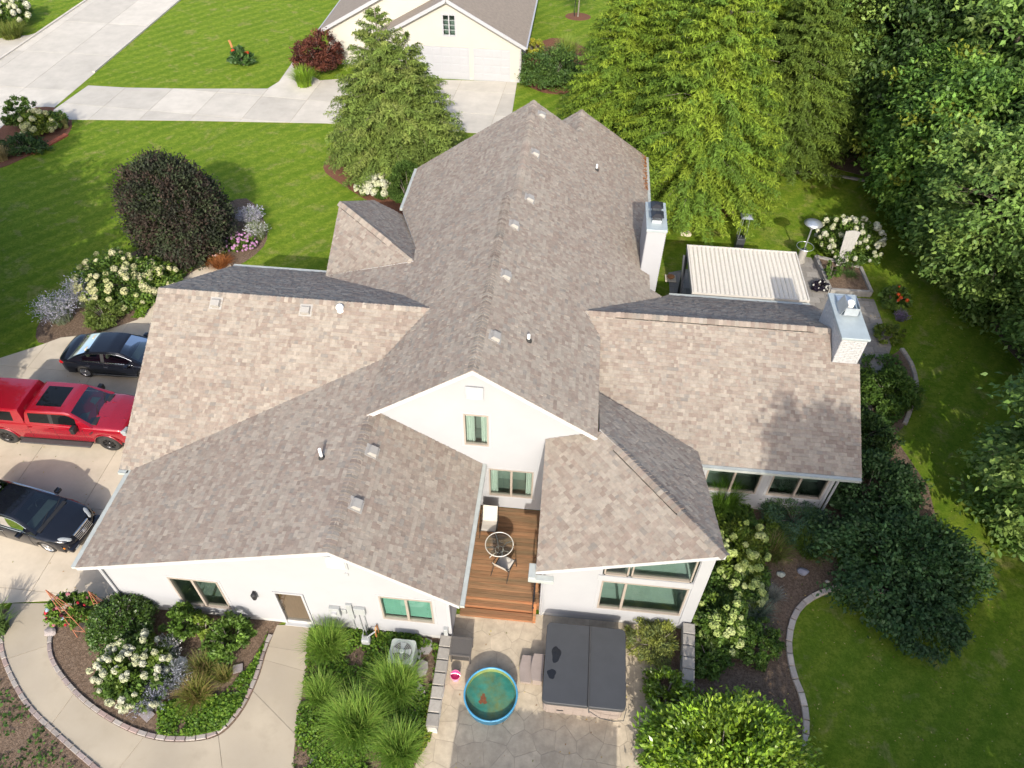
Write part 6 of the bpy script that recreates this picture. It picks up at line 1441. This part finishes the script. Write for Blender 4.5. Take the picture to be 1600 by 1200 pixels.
pm("resin_dark", (.085, .078, .072), rough=.6, var=.1, scale=20)
ST = empty("side_table", (-2.4, 9.95, .026), "square dark grey patio side table against the stone wall", "table")
m = MB(); m.bbox((-2.72, 9.64, .56), (-2.04, 10.26, .6), .012)
for a, b_ in (((-2.72, 9.64), (-2.04, 9.69)), ((-2.72, 10.21), (-2.04, 10.26)), ((-2.72, 9.69), (-2.67, 10.21)), ((-2.09, 9.69), (-2.04, 10.21))): m.box((a[0], a[1], .598), (b_[0], b_[1], .615))
m.build("table_top", "resin_dark", ST)
for x, y in ((-2.68, 9.68), (-2.08, 9.68), (-2.68, 10.22), (-2.08, 10.22)):
    m = MB(); m.bbox((x-.025, y-.025, .026), (x+.025, y+.025, .56), .006); m.build("leg", "resin_dark", ST)
for yy in (9.68, 10.22): m = MB(); m.box((-2.66, yy-.012, .47), (-2.1, yy+.012, .55)); m.build("apron", "resin_dark", ST)
m = MB(); m.box((-2.68, 9.68, .18), (-2.08, 10.22, .2)); m.build("shelf", "resin_dark", ST)
# air conditioner
pm("ac_metal", (.36, .39, .365), rough=.45, metal=.15, var=.08); ac = (-4.18, 9.5)
AC = empty("air_conditioner", (*ac, 0), "pale grey air conditioner unit by the green blinds window", "air conditioner")
m = MB(); m.box((ac[0]-.48, ac[1]-.48, 0), (ac[0]+.48, ac[1]+.48, .06)); m.build("pad", "concrete_base", AC)
bm = bmesh.new(); bmesh.ops.create_cube(bm, size=1.)
for v in bm.verts: v.co = Vector((ac[0]+v.co.x*.78, ac[1]+v.co.y*.78, .06+(v.co.z+.5)*.76))
bmesh.ops.bevel(bm, geom=[e for e in bm.edges if abs(e.verts[0].co.z-e.verts[1].co.z) > .1], offset=.1, segments=4, profile=.5, affect='EDGES'); MB().bm(bm).build("cabinet", "ac_metal", AC)
for z in np.linspace(.14, .74, 11):
    m = MB()
    for a, b_ in (((-.30, -.395), (.30, -.388)), ((-.30, .388), (.30, .395)), ((-.395, -.30), (-.388, .30)), ((.388, -.30), (.395, .30))): m.box((ac[0]+a[0], ac[1]+a[1], z), (ac[0]+b_[0], ac[1]+b_[1], z+.018))
    m.build("louvre", "ac_metal", AC)
m = MB(); m.lathe([(.31, .822), (.30, .83), (0, .829)], (*ac, 0), 32); m.build("fan_well", "resin_dark", AC)
for k in range(4):
    a = k*1.5708; d = Vector((math.cos(a), math.sin(a), 0)); e = Vector((-d.y, d.x, 0)); c = Vector((*ac, .833)); m = MB(); m.add([c+d*.08-e*.04, c+d*.28-e*.1, c+d*.28+e*.1+Vector((0, 0, .006)), c+d*.08+e*.05+Vector((0, 0, .006))], [(0, 1, 2, 3)]); m.build("fan_blade", "grey_box", AC)
for k, r_ in enumerate((.09, .14, .19, .24, .29, .33)):
    m = MB(); m.tube([Vector((ac[0]+r_*math.cos(t), ac[1]+r_*math.sin(t), .848)) for t in np.linspace(0, 6.2832, 33)], .005, 5); m.build("grille_ring", "ac_metal", AC)
m = MB(); m.lathe([(.085, .85), (.06, .87), (0, .872)], (*ac, 0), 16); m.build("hub", "ac_metal", AC)
# stone walls: separate cap stones over separate split-face blocks
pm("cap_stone", attr=True, rough=.92, var=.14, scale=9, bump=.006, bscale=30, spec=.2); pm("split_stone", attr=True, rough=.95, var=.22, scale=12, bump=.02, bscale=18, spec=.15)
def stone_wall(label, p, q, h, w, n, bright=1.):
    o = empty("stone_wall", (*p, 0), label, "wall"); p, q = Vector((*p, 0)), Vector((*q, 0)); d = (q-p); L = d.length; d.normalize(); nr = Vector((-d.y, d.x, 0)); z = .0
    while z < h-.09:
        s = 0
        while s < L-.05:
            l = min(random.uniform(.25, .45), L-s); c = p+d*(s+l/2); k = random.uniform(.85, 1.2)*bright; m = MB(); jit = random.uniform(-.012, .012)
            m.obox(c+Vector((0, 0, z+.075))+nr*jit, d, nr, (0, 0, 1), l/2-.006, w/2-.035, .07, (.44*k, .43*k, .41*k)); m.build("block", "split_stone", o); s += l
        z += .15
    for i in range(n):
        l = L/n; c = p+d*(l*(i+.5)); k = random.uniform(.85, 1.15)*bright; m = MB(); t = random.uniform(-.03, .03); dd = (d+nr*t).normalized(); nn = Vector((-dd.y, dd.x, 0)); hz = random.uniform(-.006, .008)
        P = []
        for zz, ins in ((h-.01, .01), (h+.07, 0), (h+.085+hz, .02)):
            for a, b_ in ((-1, -1), (1, -1), (1, 1), (-1, 1)): P.append(c+dd*(a*(l/2-.016-ins))+nn*(b_*(w/2-ins))+Vector((0, 0, zz)))
        m.add(P, [(3, 2, 1, 0)]+[(j, (j+1) % 4, 4+(j+1) % 4, 4+j) for j in range(4)]+[(4+j, 4+(j+1) % 4, 8+(j+1) % 4, 8+j) for j in range(4)]+[(8, 9, 10, 11)], (.29*k, .27*k, .24*k)); m.build("cap_stone", "cap_stone", o)
    return o
stone_wall("low stone wall with flat caps left of the patio", (-2.90, 7.45), (-2.92, 10.3), .48, .36, 7)
stone_wall("low stone wall with flat caps right of the patio", (4.70, 9.2), (4.88, 11.5), .58, .38, 6)
m = MB(); m.lathe([(.2, 0), (.19, .45), (.24, .5), (.25, .6), (.12, .72), (0, .74)], (4.82, 7.5, .0), 4); tag(m.build("gate_pier", "cap_stone"), "white stone pier cap poking out of the laurel at the bottom edge", "pier")
for a in MB.__dict__.get('x', []): pass
def rock(px, py, s, label, col=(.3, .28, .26), flat=.5, cat="stone", mat="cap_stone"):
    c = G(px, py, .02); bm = bmesh.new(); bmesh.ops.create_icosphere(bm, subdivisions=2, radius=1.)
    r_ = random.Random(int(px+py)); o = Vector((r_.random()*9, r_.random()*9, r_.random()*9))
    for v in bm.verts: k = 1+.35*mnoise.noise(v.co*1.3+o); v.co = c+Vector((v.co.x*s*k, v.co.y*s*.8*k, max(-.05, v.co.z*s*flat*k+s*flat*.4)))
    m = MB(); m.bm(bm, col); return tag(m.build("garden_stone", mat), label, cat)
rock(283, 1036, .24, "white boulder beside the silver sage", (.62, .62, .60)); rock(80, 988, .2, "grey stone at the bed's edge below the flower pot", (.28, .25, .24)); rock(575, 1162, .14, "grey stone among the maiden grasses", (.36, .34, .33)); rock(544, 1115, .12, "purplish stone in the grasses", (.24, .22, .25))
rock(1220, 898, .16, "pale green stone beside the daylilies", (.34, .36, .31)); rock(1254, 894, .2, "bluish stone below the daylily clump", (.24, .24, .28)); rock(1293, 909, .08, "small cream pebble on the mulch", (.5, .46, .38)); rock(160, 468, .35, "cream boulder beside the driftwood log", (.58, .53, .42)); rock(1071, 366, .32, "cream stones on the soil behind the left chimney", (.55, .50, .38), .4)
def slate(px, py, w, h_, label, rz=0):
    c = G(px, py, .05); d = Vector((math.cos(rad(rz)), math.sin(rad(rz)), 0)); m = MB(); m.obox(c+Vector((0, 0, .02)), d, (-d.y, d.x, 0), (0, 0, 1), w/2, h_/2, .02, (.24, .215, .215)); return tag(m.build("paver_slab", "cap_stone"), label, "paver")
slate(372, 1045, .3, .26, "square grey paver in the front bed near the daylily", 20); slate(230, 1117, .36, .3, "square grey paver at the lower left of the front bed", -30); slate(491, 1190, .22, .26, "small square paver in the ivy at the bottom edge", 5)
for i, (px, py, w, h_, lab) in enumerate(((667, 1010, .4, .5, "first stepping stone next to the house wall"), (660, 1045, .42, .5, "second stepping stone along the stone wall"), (652, 1082, .45, .55, "third stepping stone along the stone wall"), (647, 1115, .35, .4, "last stepping stone before the grasses"))):
    c = G(px, py, .03); n = 7; r_ = random.Random(i); P = [(c.x+w*.55*r_.uniform(.75, 1.1)*math.cos(6.283*k/n), c.y+h_*.62*r_.uniform(.75, 1.1)*math.sin(6.283*k/n)) for k in range(n)]
    tag(MB().prism(P, 0, .10, (.30, .28, .265)).build("stepping_stone", "cap_stone"), lab, "stepping stone")
pm("driftwood", (.50, .46, .40), rough=.9, var=.2, scale=6)
a, b = G(163, 452, .15), G(172, 482, .15); m = MB(); m.tube([a, (a+b)/2+Vector((.05, 0, .06)), b], [.07, .11, .09], 8); tag(m.build("driftwood_log", "driftwood", smooth=True), "bleached driftwood log between sage and hydrangea", "log")
# ------------------------------------------------------------------ obelisks and flower pot by the walk
pm("copper", (.42, .17, .10), rough=.5, metal=.35, var=.2)
def obelisk(c, H, w, label, lean=(0, 0)):
    c = Vector(c); o = empty("obelisk_trellis", c, label, "trellis"); top = c+Vector((lean[0], lean[1], H))
    L = [c+Vector((sx*w, sy*w, 0)) for sx, sy in ((-1, -1), (1, -1), (1, 1), (-1, 1))]
    for p in L: m = MB(); m.tube([p, top], .014, 6); m.build("leg", "copper", o)
    for f in (.15, .3, .45, .6):
        for i in range(4): a = L[i].lerp(top, f); b_ = L[(i+1) % 4].lerp(top, f); m = MB(); m.tube([a, b_], .009, 5); m.build("rung", "copper", o)
    return o
obelisk((-14.72, 9.42, .02), 2.5, .24, "copper obelisk trellis leaning over the flower pot", (-.35, .1))
obelisk((-14.3, 10.0, .02), 1.7, .2, "shorter copper obelisk trellis nearest the downspout")
pm("pot_dark", (.035, .032, .032), rough=.6, var=.15)
c = Vector((-15.05, 9.75, .02)); FP = empty("flower_pot", c, "dark planter brimming with red, pink and blue flowers", "planter")
m = MB(); m.lathe([(0, 0), (.24, 0), (.34, .5), (.37, .5), (.37, .56), (.32, .56), (.3, .5), (0, .5)], c, 24); m.build("pot", "pot_dark", FP, smooth=True, auto=40)
shrub("potted_flowers", "mixed red, pink and blue flowers in the dark planter", "flowers", 0, 0, .62, .85, [(.09, .15, .025), (.07, .125, .02)], 70, 45, .11, loc=(-15.05, 9.75), z=.5, flowers=(22, .10, [(.5, .04, .06), (.55, .22, .26), (.40, .50, .62), (.12, .02, .04)], 'ball'))
# ------------------------------------------------------------------ rear terrace
pm("louvre_beige", (.62, .58, .50), rough=.55, var=.08, scale=5); pm("frame_taupe", (.50, .47, .42), rough=.5, var=.06); pm("post_dark", (.06, .065, .07), rough=.5, metal=.3, var=.1)
PG = empty("pergola", (8.05, 27.6, 0), "beige louvred pergola behind the sunroom wing", "pergola")
X0, X1, Y0, Y1, Z = 5.52, 10.58, 25.82, 29.38, 2.9; n = 25; w_ = (X1-X0-.12)/n
for k in range(n):
    a = X0+.06+k*w_; P = []
    for yy in (Y0+.06, Y1-.06): P += [(a+.006, yy, Z+.0), (a+w_*.22, yy, Z+.045), (a+w_*.62, yy, Z+.045), (a+w_-.004, yy, Z-.005)]
    MB().add(P, [(0, 1, 5, 4), (1, 2, 6, 5), (2, 3, 7, 6), (0, 3, 2, 1), (4, 5, 6, 7), (3, 0, 4, 7)]).build("louvre", "louvre_beige", PG)
for lo, hi in (((X0, Y0, Z-.2), (X1, Y0+.06, Z+.03)), ((X0, Y1-.06, Z-.2), (X1, Y1, Z+.05)), ((X0, Y0+.06, Z-.2), (X0+.06, Y1-.06, Z+.05)), ((X1-.06, Y0+.06, Z-.2), (X1, Y1-.06, Z+.05))):
    m = MB(); m.box(lo, hi); m.build("beam", "frame_taupe", PG)
for x, y in ((X0+.1, Y0+.1), (X1-.1, Y0+.1), (X0+.1, Y1-.1), (X1-.1, Y1-.1)): m = MB(); m.bbox((x-.07, y-.07, 0), (x+.07, y+.07, Z-.2), .01); m.build("post", "post_dark", PG)
m = MB(); m.bar((X0-.15, Y0+.25, .3), (X0-.1, Y1-.4, 2.6), .1, .12); m.build("brace", "post_dark", PG)
def heater_pyramid(c):
    o = empty("patio_heater", c, "pyramid patio heater with glass tube behind the pergola", "patio heater"); c = Vector(c)
    m = MB(); m.bbox((c.x-.22, c.y-.22, .02), (c.x+.22, c.y+.22, .75), .03); m.build("base", "post_dark", o)
    L = [Vector((sx*.2, sy*.2, .75)) for sx, sy in ((-1, -1), (1, -1), (1, 1), (-1, 1))]; T = [Vector((sx*.15, sy*.15, 2.0)) for sx, sy in ((-1, -1), (1, -1), (1, 1), (-1, 1))]
    for a, b_ in zip(L, T): m = MB(); m.tube([c+a, c+b_], .014, 6); m.build("frame_rod", "zinc", o)
    m = MB(); m.tube([c+Vector((0, 0, .75)), c+Vector((0, 0, 1.98))], .06, 12); m.build("glass_tube", "table_glass", o)
    m = MB(); m.add([c+Vector((sx*.3, sy*.3, 2.0)) for sx, sy in ((-1, -1), (1, -1), (1, 1), (-1, 1))]+[c+Vector((0, 0, 2.18))], [(0, 1, 4), (1, 2, 4), (2, 3, 4), (3, 0, 4), (3, 2, 1, 0)]); m.build("hood", "zinc", o)
    return o
heater_pyramid(G(1153, 388, .02))
c = G(1250, 408, .03); MH = empty("patio_heater", c, "mushroom patio heater with round steel reflector by the pergola", "patio heater")
m = MB(); m.lathe([(0, 0), (.26, 0), (.26, .06), (.2, .25), (.2, .62), (.14, .75), (.05, .8)], c, 24); m.build("base", "vent_metal", MH, smooth=True, auto=40)
m = MB(); m.tube([c+Vector((0, 0, .75)), c+Vector((0, 0, 2.1))], .04, 10); m.build("pole", "zinc", MH)
m = MB(); m.lathe([(.42, .92), (.43, .94), (.06, .95)], c, 28); m.build("tray", "table_glass", MH); m = MB(); m.tube([c+Vector((.43*math.cos(t), .43*math.sin(t), .94)) for t in np.linspace(0, 6.2832, 31)], .015, 6); m.build("tray_rim", "zinc", MH)
m = MB(); m.lathe([(.06, 2.0), (.13, 2.05), (.13, 2.28), (.08, 2.32)], c, 18); m.build("burner", "zinc", MH); m = MB(); m.lathe([(.46, 2.32), (.47, 2.33), (.3, 2.42), (.1, 2.47), (0, 2.48)], c, 32); m.build("reflector", "zinc", MH, smooth=True)
pm("weathered_wood", (.36, .355, .34), rough=.9, var=.22, scale=7, stretch=(5, 5, .6))
c = G(1310, 421, .0); FT = empty("fan_trellis", c, "weathered grey fan trellis panel before the white hydrangea", "trellis")
for k in range(6):
    f = (k-2.5)/2.5; m = MB(); a = c+Vector((f*.13, 0, 0)); b_ = c+Vector((f*.30, .05, 2.3+.06*math.cos(f*1.5))); m.bar(a, b_, .125, .025); m.build("slat", "weathered_wood", FT)
for z in (.5, 1.2, 1.9): w_ = .13+.17*z/2.3; m = MB(); m.bar(c+Vector((-w_-.04, .03, z)), c+Vector((w_+.04, .03, z)), .03, .06); m.build("rail", "weathered_wood", FT)
pm("timber_grey", (.27, .26, .245), rough=.9, var=.2, scale=5)
RB = empty("raised_bed", (14.1, 31.4, 0), "timber edged raised bed around the fan trellis", "raised bed"); q = [(12.93, 32.97), (15.06, 32.3), (15.14, 30.24), (13.15, 30.22)]
for i in range(4):
    a, b_ = Vector((*q[i], .17)), Vector((*q[(i+1) % 4], .17)); m = MB(); m.bar(a, b_, .16, .32); m.build("timber", "timber_grey", RB)
MB().prism(q, .0, .24).build("soil", "mulch", RB)
m = MB(); m.bbox((5.0, 30.2, .03), (5.55, 30.75, .1), .02, (.55, .5, .4)); tag(m.build("paver_square", "cap_stone"), "cream square slab with a rusty bowl beside the pergola", "slab")
m = MB(); m.lathe([(.0, .1), (.12, .11), (.2, .2), (.19, .21), (.0, .14)], (5.28, 30.47, 0), 20); tag(m.build("fire_bowl", "copper_orange", smooth=True), "small rusty bowl on the cream slab", "bowl")
# street bed bricks, stake and sapling
pm("red_brick", (.30, .085, .045), rough=.9, var=.2, scale=10)
BB = empty("brick_row", G(60, 232), "row of red bricks along the street corner bed", "bricks")
a, b = G(50, 240, .05), G(104, 210, .05)
for k in range(9):
    p0, p1 = a.lerp(b, k/9+.006), a.lerp(b, (k+1)/9-.006); m = MB(); m.bar(p0, p1, .34, .1); m.build("brick", "red_brick", BB)
p = G(373, 98, 0); m = MB(); m.bar(p, p+Vector((-.35, .1, 1.6)), .16, .05); tag(m.build("garden_stake", "copper_orange"), "leaning orange wooden stake by the lawn's red flowers", "stake")
p = G(903, 26, 0); SP = empty("sapling", p, "young staked sapling on the far lawn at the top edge", "tree"); m = MB(); m.tube([p, p+Vector((.03, 0, 1.9))], [.07, .04], 8); m.build("trunk", "twig", SP); m = MB(); m.bar(p+Vector((-.3, 0, 0)), p+Vector((-.3, 0, 1.5)), .06); m.build("stake", "dark_metal", SP)
r_ = np.random.default_rng(2); N = 1200; P = r_.normal(size=(N, 3))*np.array([.7, .7, .6])+np.array([p.x, p.y, 2.9]); leafmesh("crown", P, r_.normal(size=(N, 3)), r_.normal(size=(N, 3))+np.array([0, 0, 1]), .2*r_.uniform(.6, 1.2, N), .5, pick(GREEN, N, r_), "leaf", SP)
sheet("mulch_bed", [(p.x+1.1*math.cos(t), p.y+.9*math.sin(t)) for t in np.linspace(0, 6.1, 16)], .01, "soil_red")
# stand-in pergola added below the frame; the patio shadow's real caster is unseen
AR = empty("shadow_stand_in", (.6, 1.7, 0), "stand-in vine pergola added below the frame to cast the patio shadow", "pergola")
for x in (-1.5, 2.8):
    for y in (.3, 3.0): m = MB(); m.bbox((x-.07, y-.07, 0), (x+.07, y+.07, 2.95), .01); m.build("post", "weathered_wood", AR)
for y in (.3, 3.0): m = MB(); m.box((-1.75, y-.05, 2.95), (3.05, y+.05, 3.13)); m.build("beam", "weathered_wood", AR)
for k in range(32): x = -1.72+k*.152; m = MB(); m.box((x, .0, 3.13), (x+.12, 3.25, 3.2)); m.build("slat", "weathered_wood", AR)
N = 9000; P = np.stack([r_.uniform(-1.7, 3.0, N), r_.uniform(-.05, 3.3, N), 3.22+np.abs(r_.normal(0, .05, N))], 1); leafmesh("vine_foliage", P, r_.normal(size=(N, 3)), r_.normal(size=(N, 3))*.5+np.array([0, 0, 1]), .13*r_.uniform(.6, 1.2, N), .8, pick(GREEN, N, r_), "leaf", AR)

# wind-blown needles and leaves lying on the roof's rear eave and in the gutter
r_ = np.random.default_rng(12); N = 260; yy = r_.uniform(32.6, 35.9, N); xx = 3.62-np.abs(r_.normal(0, .10, N))+.04; P = np.stack([xx, yy, zf(PC_r)(xx, yy)+.045], 1)
tag(leafmesh("leaf_debris", P, r_.normal(size=(N, 3))*np.array([1, 1, .1]), np.array([0, 0, 1.])+r_.normal(size=(N, 3))*.2, .09*r_.uniform(.6, 1.4, N), .45, np.array((.34, .15, .06))*(1+r_.normal(0, .25, (N, 1))), "leaf_matte", ROOFOBJ["main_roof"]), kind="stuff")
# fallen leaves and petals scattered on the lawn, patio and walk
N = 420; P2 = np.concatenate([np.stack([r_.uniform(6.8, 16, N), r_.uniform(7, 16, N)], 1), np.stack([r_.uniform(13.5, 19, N), r_.uniform(17, 31, N)], 1), np.stack([r_.uniform(-3, 3.7, 90), r_.uniform(6, 11.4, 90)], 1), np.stack([r_.uniform(-23, -14.5, 120), r_.uniform(10.6, 22, 120)], 1)]); M = len(P2)
P = np.concatenate([P2, np.full((M, 1), .036)], 1); tag(leafmesh("fallen_leaves", P, r_.normal(size=(M, 3))*np.array([1, 1, .05]), np.array([0, 0, 1.])+r_.normal(size=(M, 3))*.15, .07*r_.uniform(.5, 1.3, M), .5, pick([(.32, .22, .08), (.22, .12, .05), (.40, .34, .12), (.15, .16, .05)], M, r_), "leaf_matte", None), "scattered fallen leaves on lawn and paving", "leaves", kind="stuff")
